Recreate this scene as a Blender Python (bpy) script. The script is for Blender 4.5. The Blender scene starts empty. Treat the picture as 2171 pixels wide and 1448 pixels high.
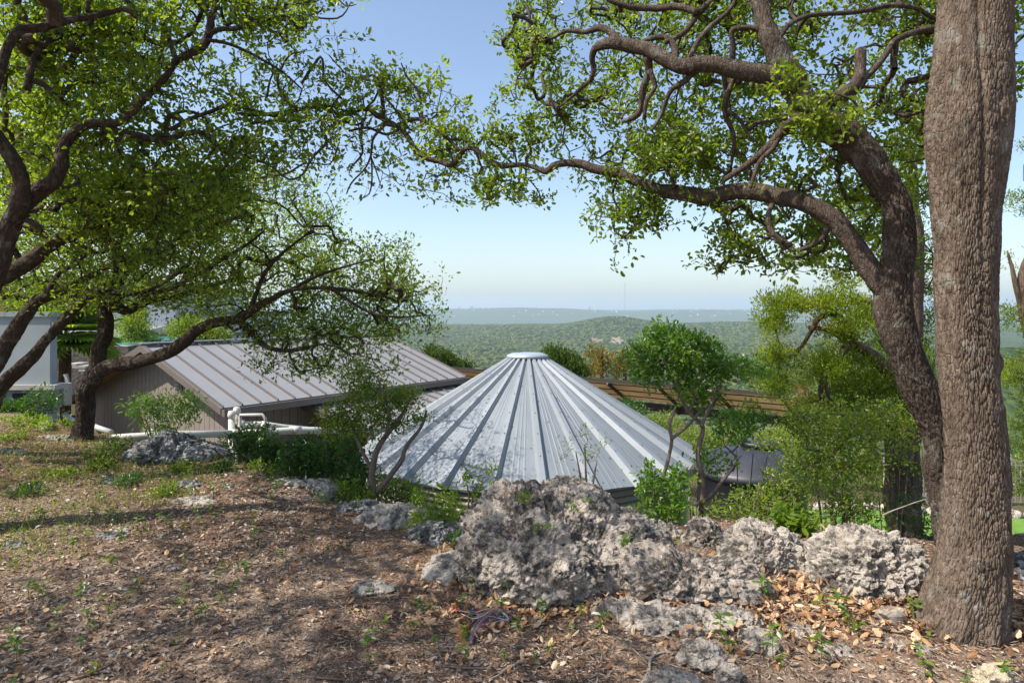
import bpy, math, random
import numpy as np
from mathutils import Vector

rng = np.random.default_rng(7)
random.seed(7)
HAZE = 9e-5
SC = bpy.context.scene
COL = SC.collection
F = 1387.0; CX = 1085.5; HY = 655.0; EYE = 1.6

# ---------------------------------------------------------------- camera, sky, sun, exposure
cam = bpy.data.cameras.new("camera"); cam_o = bpy.data.objects.new("camera", cam); COL.objects.link(cam_o)
cam_o.location = (0, 0, EYE); cam_o.rotation_euler = (math.radians(90), 0, 0)
cam.sensor_width = 36.0; cam.lens = F / 2171.0 * 36.0
cam.shift_y = -(724.0 - HY) / 2171.0
cam.clip_start = 0.05; cam.clip_end = 60000
SC.camera = cam_o

SUN_EL = math.radians(52); SUN_H = np.array([-0.95, -0.31]); SUN_H /= np.linalg.norm(SUN_H)
to_sun = Vector((SUN_H[0] * math.cos(SUN_EL), SUN_H[1] * math.cos(SUN_EL), math.sin(SUN_EL)))
world = bpy.data.worlds.new("World"); SC.world = world; world.use_nodes = True
wn = world.node_tree.nodes; wl = world.node_tree.links
sky = wn.new("ShaderNodeTexSky"); sky.sky_type = 'NISHITA'; sky.sun_disc = False
sky.sun_elevation = SUN_EL; sky.sun_rotation = math.atan2(SUN_H[0], SUN_H[1])
sky.altitude = 300; sky.air_density = 1.0; sky.dust_density = 1.8; sky.ozone_density = .9
bg = [n for n in wn if n.type == 'BACKGROUND'][0]
bg.inputs['Strength'].default_value = 0.15
wl.new(sky.outputs[0], bg.inputs[0])
sun = bpy.data.lights.new("sun", 'SUN'); sun_o = bpy.data.objects.new("sun", sun); COL.objects.link(sun_o)
sun.energy = 5.0; sun.angle = math.radians(0.53); sun.color = (1.0, 0.945, 0.86)
sun_o.rotation_euler = to_sun.to_track_quat('Z', 'Y').to_euler()
SC.view_settings.view_transform = 'Standard'; SC.view_settings.look = 'None'
SC.view_settings.gamma = 1.0; SC.view_settings.use_curve_mapping = False
SC.view_settings.exposure = 0.57
SC.render.engine = 'CYCLES'
SC.cycles.use_denoising = True
SC.cycles.max_bounces = 7; SC.cycles.diffuse_bounces = 4; SC.cycles.glossy_bounces = 3
SC.cycles.transmission_bounces = 5; SC.cycles.volume_bounces = 1; SC.cycles.transparent_max_bounces = 8

# ---------------------------------------------------------------- helpers
def P(px, py, y):
    """the place seen at a pixel of the photograph, y metres ahead"""
    return np.array([(px - CX) / F * y, y, EYE - (py - HY) / F * y])

def PX(px, y): return (px - CX) / F * y

def _h(ix, iy, iz, s):
    n = (ix.astype(np.int64) * 374761393 + iy.astype(np.int64) * 668265263 + iz.astype(np.int64) * 2147483647 + s * 974634777) & 0xffffffff
    n = ((n ^ (n >> 13)) * 1274126177) & 0xffffffff
    n = ((n ^ (n >> 16)) * 2246822519) & 0xffffffff
    return ((n ^ (n >> 15)) & 0xffffff) / float(0x1000000)

def vnoise(p, s=0):
    p = np.asarray(p, float)
    i = np.floor(p); f = p - i; u = f * f * (3 - 2 * f)
    i = i.astype(np.int64); r = 0
    for dx in (0, 1):
        wx = u[..., 0] if dx else 1 - u[..., 0]
        for dy in (0, 1):
            wy = u[..., 1] if dy else 1 - u[..., 1]
            for dz in (0, 1):
                wz = u[..., 2] if dz else 1 - u[..., 2]
                r = r + wx * wy * wz * _h(i[..., 0] + dx, i[..., 1] + dy, i[..., 2] + dz, s)
    return r * 2 - 1

def fbm(p, o=4, s=0, g=0.5):
    a = 1.0; r = 0; t = 0; q = np.asarray(p, float)
    for k in range(o):
        r = r + a * vnoise(q, s + k * 17); t += a; a *= g; q = q * 2.03 + 11.3
    return r / t

def worley(p, s=0):
    i = np.floor(p).astype(np.int64)
    f1 = np.full(p.shape[0], 9.0); f2 = f1.copy()
    for dx in (-1, 0, 1):
        for dy in (-1, 0, 1):
            for dz in (-1, 0, 1):
                c = i + np.array([dx, dy, dz])
                q = np.stack([_h(c[:, 0], c[:, 1], c[:, 2], s + k) for k in range(3)], 1) + c
                d = np.linalg.norm(q - p, axis=1)
                m = d < f1
                f2 = np.where(m, f1, np.minimum(f2, d)); f1 = np.where(m, d, f1)
    return f1, f2

def p2(x, y, sc): return np.stack([np.asarray(x) * sc, np.asarray(y) * sc, np.zeros_like(np.asarray(x, float)) + 3.7], -1)
def sst(a, b, x):
    t = np.clip((x - a) / (b - a), 0, 1); return t * t * (3 - 2 * t)

class Geo:
    """collects vertices and faces (tris and quads) with per-vertex values"""
    def __init__(s): s.V = []; s.F = []; s.R = []; s.n = 0
    def add(s, v, f, r=None):
        v = np.asarray(v, float).reshape(-1, 3)
        for ff in (f if isinstance(f, list) else [f]):
            s.F.append(np.asarray(ff, np.int64) + s.n)
        s.V.append(v); s.R.append(np.full(len(v), 0.5) if r is None else np.broadcast_to(np.asarray(r, float), (len(v),)))
        s.n += len(v); return s
    def mesh(s, name, off=(0, 0, 0), smooth=False, attrs=None):
        me = bpy.data.meshes.new(name)
        V = np.concatenate(s.V) - np.asarray(off, float)
        loops = np.concatenate([f.reshape(-1) for f in s.F]); tot = np.concatenate([np.full(len(f), f.shape[1]) for f in s.F])
        st = np.concatenate([[0], np.cumsum(tot)[:-1]])
        me.vertices.add(len(V)); me.vertices.foreach_set("co", V.astype(np.float32).ravel())
        me.loops.add(len(loops)); me.loops.foreach_set("vertex_index", loops.astype(np.int32))
        me.polygons.add(len(tot)); me.polygons.foreach_set("loop_start", st.astype(np.int32))
        me.polygons.foreach_set("loop_total", tot.astype(np.int32))
        me.polygons.foreach_set("use_smooth", np.full(len(tot), bool(smooth)))
        a = me.attributes.new("rnd", 'FLOAT', 'POINT'); a.data.foreach_set("value", np.concatenate(s.R).astype(np.float32))
        for k, v in (attrs or {}).items():
            a = me.attributes.new(k, 'FLOAT', 'POINT'); a.data.foreach_set("value", np.asarray(v, np.float32))
        me.update(calc_edges=True); me.validate()
        return me

def tag(o, label=None, cat=None, group=None, kind=None):
    if label: o['label'] = label
    if cat: o['category'] = cat
    if group: o['group'] = group
    if kind: o['kind'] = kind
    return o

def obj(name, geo, mat, parent=None, smooth=False, label=None, kind=None, attrs=None, base=None):
    off = np.array(parent['_b'] if parent is not None else (base if base is not None else (0, 0, 0)), float)
    me = geo.mesh(name, off, smooth, attrs); me.materials.append(mat)
    o = bpy.data.objects.new(name, me); COL.objects.link(o)
    if parent is not None: o.parent = parent; o['_b'] = list(off)
    else: o.location = off
    if label: o['label'] = label
    if kind: o['kind'] = kind
    return o

def thing(name, label, cat, base, group=None):
    o = bpy.data.objects.new(name, None); COL.objects.link(o); o.location = base; o['_b'] = [float(c) for c in base]
    o.empty_display_size = 0.1
    return tag(o, label, cat, group)

def one(name, geo, mat, label, cat, base, group=None, smooth=False, attrs=None):
    return tag(obj(name, geo, mat, None, smooth, base=base, attrs=attrs), label, cat, group)

def copy_tree(o, loc, rz=0, sc=1, label=None, group=None):
    c = o.copy(); COL.objects.link(c); c.location = loc; c.rotation_euler = (0, 0, rz); c.scale = (sc,) * 3
    if label: c['label'] = label
    if group: c['group'] = group
    for ch in o.children:
        d = ch.copy(); COL.objects.link(d); d.parent = c
    return c

BOXF = np.array([[0, 3, 2, 1], [4, 5, 6, 7], [0, 1, 5, 4], [1, 2, 6, 5], [2, 3, 7, 6], [3, 0, 4, 7]])
def box8(g, pts, r=None): return g.add(pts, BOXF, r)
def box(g, x0, x1, y0, y1, z0, z1, r=None):
    return box8(g, [(x0, y0, z0), (x1, y0, z0), (x1, y1, z0), (x0, y1, z0), (x0, y0, z1), (x1, y0, z1), (x1, y1, z1), (x0, y1, z1)], r)
def obox(g, o, a, b, c, r=None):
    """box from a corner and three edge vectors"""
    o, a, b, c = map(lambda q: np.asarray(q, float), (o, a, b, c))
    if np.dot(np.cross(a, b), c) < 0: a, b = b, a
    return box8(g, [o, o + a, o + a + b, o + b, o + c, o + a + c, o + a + b + c, o + b + c], r)
def bar(g, p, q, w, h=None, up=(0, 0, 1), r=None):
    p = np.asarray(p, float); q = np.asarray(q, float); h = h or w; d = q - p; d /= np.linalg.norm(d)
    u = np.asarray(up, float)
    if abs(np.dot(u, d)) > .97: u = np.array([1.0, 0, 0])
    s = np.cross(d, u); s /= np.linalg.norm(s); u = np.cross(s, d)
    return obox(g, p - s * w / 2 - u * h / 2, s * w, u * h, q - p, r)

def resample(pts, rad, step):
    pts = np.asarray(pts, float); rad = np.asarray(rad, float); out = []; ro = []
    n = len(pts)
    for i in range(n - 1):
        p0 = pts[max(i - 1, 0)]; p1 = pts[i]; p2_ = pts[i + 1]; p3 = pts[min(i + 2, n - 1)]
        k = max(2, int(math.ceil(np.linalg.norm(p2_ - p1) / step)))
        for t in np.arange(k) / k:
            out.append(.5 * (2 * p1 + (p2_ - p0) * t + (2 * p0 - 5 * p1 + 4 * p2_ - p3) * t * t + (-p0 + 3 * p1 - 3 * p2_ + p3) * t ** 3))
            ro.append(rad[i] + (rad[i + 1] - rad[i]) * t)
    out.append(pts[-1]); ro.append(rad[-1])
    return np.array(out), np.array(ro)

def frames(pts):
    T = np.gradient(pts, axis=0); T /= np.linalg.norm(T, axis=1)[:, None] + 1e-12
    N = np.zeros_like(T); a = np.array([0, 0, 1.0]) if abs(T[0, 2]) < .9 else np.array([1.0, 0, 0])
    n = np.cross(T[0], a); n /= np.linalg.norm(n); N[0] = n
    for i in range(1, len(T)):
        n = N[i - 1] - T[i] * np.dot(N[i - 1], T[i]); N[i] = n / (np.linalg.norm(n) + 1e-12)
    return T, N, np.cross(T, N)

def tube(g, pts, rad, seg=6, step=None, cap=True, disp=None, r=None):
    """tapered round tube; disp(cyl coords, radius) gives a radial offset"""
    pts = np.asarray(pts, float); rad = np.broadcast_to(np.asarray(rad, float), (len(pts),))
    if step: pts, rad = resample(pts, rad, step)
    T, N, B = frames(pts); m = len(pts)
    th = np.arange(seg) / seg * 2 * math.pi
    D = np.cos(th)[None, :, None] * N[:, None, :] + np.sin(th)[None, :, None] * B[:, None, :]
    R = np.repeat(rad[:, None], seg, 1)
    if disp is not None:
        L = np.concatenate([[0], np.cumsum(np.linalg.norm(np.diff(pts, axis=0), axis=1))])
        q = np.stack([np.cos(th)[None, :] * R, np.sin(th)[None, :] * R, np.repeat(L[:, None], seg, 1)], -1).reshape(-1, 3)
        R = R + disp(q, R.reshape(-1)).reshape(m, seg)
    V = (pts[:, None, :] + D * R[..., None]).reshape(-1, 3)
    i = np.arange(m - 1)[:, None] * seg; j = np.arange(seg)[None, :]; j2 = (j + 1) % seg
    Fq = np.stack([i + j, i + j2, i + seg + j2, i + seg + j], -1).reshape(-1, 4)
    fs = [Fq]
    if cap:
        V = np.concatenate([V, pts[-1:], pts[:1]])
        k = np.arange(seg); k2 = (k + 1) % seg
        fs.append(np.stack([(m - 1) * seg + k, (m - 1) * seg + k2, np.full(seg, m * seg)], 1))
        fs.append(np.stack([k2, k, np.full(seg, m * seg + 1)], 1))
    return g.add(V, fs, r)

def bark_disp(depth, cell=0.028, stretch=0.42, seed=0):
    def f(q, R):
        w = q.copy(); w[:, 2] *= stretch
        w = w / cell
        n = np.stack([vnoise(w * .7, seed + 1), vnoise(w * .7, seed + 2), vnoise(w * .7, seed + 3)], 1)
        f1, f2 = worley(w + n * .28, seed)
        plate = sst(.02, .20, f2 - f1) * (1 - .15 * f1)
        big = fbm(q * np.array([5, 5, 2.5]), 3, seed + 5)
        amp = .75 + .7 * fbm(q * np.array([6, 6, 3.0]), 2, seed + 8)
        return (plate - .7) * depth * amp + big * depth * 1.4 - sst(.25, .5, fbm(q * np.array([14, 14, 3.2]), 2, seed + 6)) * depth * .8 + vnoise(q * np.array([260, 260, 110]), seed + 9) * depth * .13
    return f

def leafmesh(g, C, D, N, L, W, r, fold=.25, simple=False):
    """leaf blades: centre of the base C, direction D, face normal N, length L, width W"""
    C = np.asarray(C); D = D / (np.linalg.norm(D, axis=1)[:, None] + 1e-9)
    S = np.cross(D, N); S /= np.linalg.norm(S, axis=1)[:, None] + 1e-9
    U = np.cross(S, D); L = np.broadcast_to(L, (len(C),))[:, None]; W = np.broadcast_to(W, (len(C),))[:, None]
    n = len(C)
    if simple:
        V = np.stack([C, C + D * L * .5 + S * W * .5 + U * W * fold, C + D * L, C + D * L * .5 - S * W * .5 + U * W * fold], 1)
        b = np.arange(n)[:, None] * 4
        Fc = [np.concatenate([b + [0, 1, 2], b + [0, 2, 3]])]; k = 4
    else:
        V = np.stack([C, C + D * L * .30 + S * W * .46 + U * W * fold, C + D * L * .74 + S * W * .43 + U * W * fold * .7,
                      C + D * L + U * L * -.05, C + D * L * .74 - S * W * .43 + U * W * fold * .7, C + D * L * .30 - S * W * .46 + U * W * fold], 1)
        b = np.arange(n)[:, None] * 6
        Fc = [np.concatenate([b + [0, 1, 2, 3], b + [3, 4, 5, 0]])]; k = 6
    g.add(V.reshape(-1, 3), Fc, np.repeat(r, k))

def rand_dirs(n):
    v = rng.normal(size=(n, 3)); return v / np.linalg.norm(v, axis=1)[:, None]

def clump_leaves(g, T, per, spread, L, W, up=.3, simple=False, lv=.3, outdir=None, flat=.4, fold=.25):
    """per leaves round every twig end T"""
    n = len(T) * per
    C = np.repeat(T, per, 0); o = rand_dirs(n) * (rng.random(n) ** .45)[:, None] * spread * rng.uniform(.6, 1.25, (len(T),)).repeat(per)[:, None]
    C = C + o
    D = o / (spread + 1e-9) + rand_dirs(n) * .8 + np.array([0, 0, up])
    N = rand_dirs(n) + np.array([-.35, -.1, flat * 2.0])
    s = rng.uniform(1 - lv, 1 + lv, n) * (1 - .35 * (rng.random(n) < .25))
    rr = np.clip(np.repeat(rng.random(len(T)), per) * .7 + rng.random(n) * .3, 0, 1)
    leafmesh(g, C, D, N, L * s, W * s, rr, fold, simple)

class Skel:
    """branch skeleton: limbs first, then twigs growing to the nearest wood"""
    def __init__(s, cap=60000):
        s.P = np.zeros((cap, 3)); s.par = np.full(cap, -1); s.n = 0; s.chains = []; s.fix = 0
    def limb(s, pts, start=None):
        st = s.n; m = len(pts)
        s.P[st:st + m] = pts; s.par[st:st + m] = np.arange(st - 1, st + m - 1); s.par[st] = -1 if start is None else start
        s.n += m; s.fix = s.n
    def grow(s, T, seg=.12, wig=.12, droop=0.0, seed=0):
        r = np.random.default_rng(seed)
        base = s.P[:s.fix]
        d = np.empty(len(T))
        for k in range(0, len(T), 500):
            d[k:k + 500] = np.sqrt(((T[k:k + 500, None] - base[None, ::3]) ** 2).sum(-1).min(1))
        for t in T[np.argsort(d)]:
            P0 = s.P[:s.n]; dd = ((P0 - t) ** 2).sum(1); j = int(dd.argmin()); D = math.sqrt(dd[j])
            a = P0[j].copy(); k = max(2, int(D / seg))
            ub = (a - P0[s.par[j]]) if s.par[j] >= 0 else np.array([0, 0, .1])
            ub = ub / (np.linalg.norm(ub) + 1e-9)
            mid = (a + t) / 2 + ub * D * .22 + r.normal(size=3) * D * wig + np.array([0, 0, -droop * D])
            tt = (np.arange(k) + 1)[:, None] / k
            q = (1 - tt) ** 2 * a + 2 * tt * (1 - tt) * mid + tt ** 2 * t
            q[:-1] += r.normal(size=(k - 1, 3)) * min(D, .4) * wig * .35
            st = s.n
            if st + k > len(s.P): break
            s.P[st:st + k] = q; s.par[st] = j; s.par[st + 1:st + k] = np.arange(st, st + k - 1); s.n += k
            s.chains.append((j, st, k))
        return s
    def mesh(s, g, rt=.0022, ex=.46, rmax=.05, seg=4):
        cnt = np.zeros(s.n)
        for j, st, k in s.chains: cnt[st + k - 1] += 1
        for i in range(s.n - 1, s.fix - 1, -1):
            if s.par[i] >= 0: cnt[s.par[i]] += cnt[i]
        R = np.minimum(rt * np.maximum(cnt, 1) ** ex, rmax)
        for j, st, k in s.chains:
            idx = np.concatenate([[j], np.arange(st, st + k)])
            rr = R[idx]; rr[0] = min(rr[0], rr[1] * 1.25)
            big = rr[0] > .008
            tube(g, s.P[idx], rr, 6 if big else 3, cap=False)

def blob_targets(blobs, k):
    """targets in ellipsoids given as (px,py,rx,ry,depth,ddepth,n)"""
    out = []
    for (px, py, rx, ry, y, dy, n) in blobs:
        n = int(n * k); v = rand_dirs(n) * (rng.random(n) ** .4)[:, None]
        c = P(px, py, y); s = y / F
        out.append(c + v * np.array([rx * s, dy, ry * s]))
    return np.concatenate(out)

def map_targets(rows, r0, c0, depth, k, jit=1.0):
    """targets from a coarse foliage density map (cells of 72.4 px), at the depths given by depth(px,py)->(near,far)"""
    out = []; cs = 2171 / 30.0
    for r, row in enumerate(rows):
        for c, ch in enumerate(row):
            if ch in ' .0': continue
            px = (c + c0 + .5) * cs; py = (r + r0 + .5) * cs
            y0, y1 = depth(px, py)
            n = rng.poisson(int(ch) * k)
            yy = rng.uniform(y0, y1, n) if n else np.zeros(0)
            qx = px + rng.uniform(-.5, .5, n) * cs * jit; qy = py + rng.uniform(-.5, .5, n) * cs * jit
            out.append(np.stack([(qx - CX) / F * yy, yy, EYE - (qy - HY) / F * yy], 1))
    T = np.concatenate(out)
    return T[fbm(T * 1.9, 2, 5) + rng.normal(size=len(T)) * .16 > -.17]

def trace(pts, y=None):
    """limb from (px,py,width px,depth): missing depths are interpolated"""
    n = len(pts); ds = [p[3] if len(p) > 3 else None for p in pts]
    idx = [i for i in range(n) if ds[i] is not None]
    dd = np.interp(np.arange(n), idx, [ds[i] for i in idx])
    Q = np.array([P(p[0], p[1], dd[i]) for i, p in enumerate(pts)]); R = np.array([p[2] / F * dd[i] / 2 / math.sqrt(1 + ((p[0] - CX) / F) ** 2 * .9) for i, p in enumerate(pts)])
    return Q, R

# ---------------------------------------------------------------- materials
def new_mat(name):
    m = bpy.data.materials.new(name); m.use_nodes = True; m.node_tree.nodes.clear(); return m

class N_:
    def __init__(s, m): s.t = m.node_tree; s.n = s.t.nodes; s.l = s.t.links
    def node(s, ty, **kw):
        x = s.n.new(ty)
        for k, v in kw.items():
            if k.startswith('i_'):
                key = k[2:]; key = int(key) if key.isdigit() else key.replace('_', ' ')
                if hasattr(v, 'is_output'): s.l.new(v, x.inputs[key])
                else: x.inputs[key].default_value = v
            else: setattr(x, k, v)
        return x
    def coord(s, kind='Object', scale=(1, 1, 1)):
        c = s.node('ShaderNodeTexCoord'); mp = s.node('ShaderNodeMapping'); s.l.new(c.outputs[kind], mp.inputs[0]); mp.inputs['Scale'].default_value = scale
        return mp.outputs[0]
    def noise(s, v, sc, det=4, rough=.55, dist=0):
        x = s.node('ShaderNodeTexNoise'); s.l.new(v, x.inputs['Vector']); x.inputs['Scale'].default_value = sc; x.inputs['Detail'].default_value = det
        x.inputs['Roughness'].default_value = rough; x.inputs['Distortion'].default_value = dist; return x.outputs['Fac']
    def vor(s, v, sc, feat='F1', out='Distance'):
        x = s.node('ShaderNodeTexVoronoi', feature=feat); s.l.new(v, x.inputs['Vector']); x.inputs['Scale'].default_value = sc; return x.outputs[out]
    def ramp(s, f, stops):
        x = s.node('ShaderNodeValToRGB'); s.l.new(f, x.inputs[0]); e = x.color_ramp.elements
        while len(e) < len(stops): e.new(.5)
        for k, (p, c) in enumerate(stops):
            e[k].position = p; e[k].color = (c[0], c[1], c[2], 1) if hasattr(c, '__len__') else (c, c, c, 1)
        return x.outputs[0]
    def mix(s, f, a, b, mode='MIX'):
        x = s.node('ShaderNodeMix', data_type='RGBA', blend_type=mode)
        for k, v in ((0, f), (6, a), (7, b)):
            if hasattr(v, 'is_output'): s.l.new(v, x.inputs[k])
            else: x.inputs[k].default_value = (v if not hasattr(v, '__len__') else (v[0], v[1], v[2], 1))
        return x.outputs[2]
    def math(s, op, a, b=0.0):
        x = s.node('ShaderNodeMath', operation=op)
        for k, v in ((0, a), (1, b)):
            if hasattr(v, 'is_output'): s.l.new(v, x.inputs[k])
            else: x.inputs[k].default_value = v
        return x.outputs[0]
    def bump(s, h, st, dist=.01, nrm=None):
        x = s.node('ShaderNodeBump'); s.l.new(h, x.inputs['Height']); x.inputs['Strength'].default_value = st; x.inputs['Distance'].default_value = dist
        if nrm is not None: s.l.new(nrm, x.inputs['Normal'])
        return x.outputs[0]
    def attr(s, name): return s.node('ShaderNodeAttribute', attribute_name=name).outputs['Fac']
    def out(s, sh): o = s.node('ShaderNodeOutputMaterial'); s.l.new(sh, o.inputs[0])
    def pbsdf(s, col, rough=.8, metal=0.0, nrm=None, spec=.3):
        x = s.node('ShaderNodeBsdfPrincipled')
        for k, v in (('Base Color', col), ('Roughness', rough), ('Metallic', metal), ('Specular IOR Level', spec)):
            if hasattr(v, 'is_output'): s.l.new(v, x.inputs[k])
            else: x.inputs[k].default_value = (v[0], v[1], v[2], 1) if hasattr(v, '__len__') else v
        if nrm is not None: s.l.new(nrm, x.inputs['Normal'])
        return x

def m_leaf(name, c0, c1, c2, trans=.45, gloss=.35, dead=None):
    m = new_mat(name); n = N_(m); r = n.attr('rnd')
    st = [(0, c0), (.5, c1), (1, c2)]
    if dead: st = [(0, c0), (.45, c1), (.93, c2), (.97, dead)]
    col = n.ramp(r, st)
    big = n.noise(n.coord('Object'), 1.3, 2)
    col = n.mix(1.0, col, n.ramp(big, [(.3, (.78, .84, .8)), (.7, (1.2, 1.16, 1.0))]), 'MULTIPLY')
    b = n.pbsdf(col, .38, 0, None, gloss)
    tr = n.node('ShaderNodeBsdfTranslucent'); tc = n.mix(1.0, col, (2.0, 2.1, .7), 'MULTIPLY'); n.l.new(tc, tr.inputs[0])
    mx = n.node('ShaderNodeMixShader', i_0=trans); n.l.new(b.outputs[0], mx.inputs[1]); n.l.new(tr.outputs[0], mx.inputs[2])
    n.out(mx.outputs[0]); return m

def m_bark(name, c0, c1, c2, sc=1.0, bump=.6, lichen=.0):
    m = new_mat(name); n = N_(m); co = n.coord('Object'); cs = n.coord('Object', (1, 1, .35))
    v = n.noise(cs, 34 * sc, 6, .65, .6); w = n.noise(co, 6 * sc, 4)
    col = n.ramp(v, [(.30, c0), (.52, c1), (.72, c2)])
    col = n.mix(n.ramp(w, [(.4, 0), (.65, .55)]), col, c1)
    if lichen:
        li = n.noise(co, 9 * sc, 5, .6, .5)
        col = n.mix(n.ramp(li, [(.56, 0), (.66, lichen)]), col, (.30, .31, .27))
    vv = n.vor(cs, 55 * sc, 'DISTANCE_TO_EDGE')
    h = n.math('ADD', n.math('MULTIPLY', n.ramp(vv, [(0, 0), (.12, 1)]), .5), v)
    n.out(n.pbsdf(col, .92, 0, n.bump(h, bump, .012), .15).outputs[0]); return m

def m_plain(name, col, rough=.6, metal=0.0, var=.12, sc=3.0, bump=0.0, bsc=60, spec=.3):
    m = new_mat(name); n = N_(m); co = n.coord('Object')
    v = n.noise(co, sc, 5, .6)
    c = n.mix(n.ramp(v, [(.3, 0), (.7, 1)]), tuple(x * (1 - var) for x in col), tuple(min(1, x * (1 + var)) for x in col))
    nr = n.bump(n.noise(co, bsc, 4), bump, .004) if bump else None
    n.out(n.pbsdf(c, rough, metal, nr, spec).outputs[0]); return m

def m_rock(name, light, mid, dark, dk=.5):
    m = new_mat(name); n = N_(m); co = n.coord('Object')
    a = n.noise(co, 5.0, 7, .7, .5); b = n.noise(co, 30, 7, .75, .4); c = n.noise(co, 110, 4, .6); d = n.noise(co, 14, 5, .7, .8)
    col = n.ramp(b, [(.34, mid), (.50, light), (.72, tuple(min(1, x * 1.12) for x in light))])
    s = n.math('ADD', n.math('ADD', n.math('MULTIPLY', a, .45), n.math('MULTIPLY', d, .35)), n.math('MULTIPLY', b, .20))
    t = .478 + .045 * dk
    col = n.mix(n.ramp(s, [(t - .035, .92), (t + .035, 0)]), col, dark)
    col = n.mix(n.ramp(n.noise(co, 6.5, 5, .6, .8), [(.58, 0), (.68, .55)]), col, (.30, .20, .12))
    h = n.math('ADD', n.math('MULTIPLY', b, 1.0), n.math('MULTIPLY', c, .5))
    n.out(n.pbsdf(col, .95, 0, n.bump(h, .9, .035), .1).outputs[0]); return m

M = {}
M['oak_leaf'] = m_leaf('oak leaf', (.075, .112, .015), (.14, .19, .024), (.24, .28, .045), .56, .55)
M['oak_leaf_dark'] = m_leaf('oak leaf shaded side tree', (.060, .095, .014), (.11, .155, .022), (.19, .235, .038), .55, .5)  # darker oak leaf copy, shade put into its colour
M['laurel_leaf'] = m_leaf('laurel leaf', (.06, .13, .015), (.11, .205, .022), (.19, .29, .04), .45, .8)
M['shrub_leaf'] = m_leaf('shrub leaf', (.06, .10, .016), (.14, .20, .026), (.27, .31, .048), .45, .45, (.25, .16, .05))
M['dark_shrub_leaf'] = m_leaf('dark shrub leaf', (.026, .068, .016), (.045, .105, .020), (.075, .15, .026), .4, .5)
M['herb_leaf'] = m_leaf('herb leaf', (.09, .15, .02), (.15, .22, .03), (.22, .28, .04), .5, .3)
M['juniper_leaf'] = m_leaf('juniper scale leaf', (.05, .085, .010), (.15, .205, .015), (.29, .34, .028), .35, .15, (.24, .11, .03))
M['palm_leaf'] = m_leaf('palm leaf', (.08, .13, .03), (.14, .20, .04), (.24, .30, .07), .5, .6)
M['yellow_leaf'] = m_leaf('yellow green leaf', (.13, .17, .03), (.19, .24, .04), (.26, .29, .06), .45, .3)
M['far_juniper'] = m_leaf('distant juniper', (.03, .06, .014), (.06, .10, .02), (.10, .14, .028), .3, .15)
M['rust_leaf'] = m_leaf('rusty oak leaf', (.10, .11, .03), (.20, .15, .04), (.28, .17, .05), .4, .3)
M['dead_juniper'] = m_leaf('dead juniper spray', (.22, .09, .035), (.30, .14, .06), (.36, .20, .10), .2, .1)
M['bark_big'] = m_bark('grey brown plated oak bark', (.060, .042, .030), (.145, .108, .079), (.27, .215, .168), 1.0, .7, .3)
M['bark_oak'] = m_bark('dark oak bark', (.038, .027, .020), (.085, .063, .048), (.17, .135, .11), 1.0, .8, .35)  # limb shade is darkened into this and the next two bark colours
M['bark_left'] = m_bark('live oak bark', (.032, .022, .016), (.068, .049, .036), (.14, .107, .083), 1.0, .8, .3)
M['twig'] = m_bark('grey twig bark', (.045, .035, .028), (.09, .07, .057), (.16, .135, .11), 2.0, .3)
M['bark_juniper'] = m_bark('stringy juniper bark', (.06, .04, .03), (.13, .09, .065), (.24, .18, .14), .7, .9)
M['stem'] = m_bark('shrub stem bark', (.10, .07, .05), (.18, .13, .10), (.27, .21, .17), 2.0, .3)
M['rock'] = m_rock('pitted limestone', (.56, .48, .40), (.29, .25, .21), (.075, .067, .06), .5)
M['rock_pale'] = m_rock('pale pitted limestone', (.58, .51, .43), (.36, .31, .26), (.12, .105, .092), -.05)
M['rock_grey'] = m_rock('grey shaded limestone', (.44, .43, .42), (.24, .24, .235), (.075, .075, .075), .6)  # greyer limestone copy with shade mixed into its colour
M['rock_cream'] = m_rock('cream broken limestone', (.62, .54, .38), (.50, .40, .24), (.25, .2, .14), -1.2)
M['galv'] = None
# ---------------------------------------------------------------- ground shape
EDX = np.array([-30, -14, -9, -6, -4.8, -2.9, -2.2, -1.1, -.4, .3, 1.5, 3, 5, 9, 14, 30.])
EDY = np.array([16, 12, 9.5, 8.2, 7.7, 6.7, 6.0, 5.15, 4.6, 4.75, 4.85, 4.6, 5.0, 6, 7, 9.])
LOX = np.array([-40, -14, -10, -6, 0, 5, 12, 40.]); LOZ = np.array([-.8, -.9, -1.75, -2.4, -2.9, -3.3, -3.6, -4.])

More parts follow.
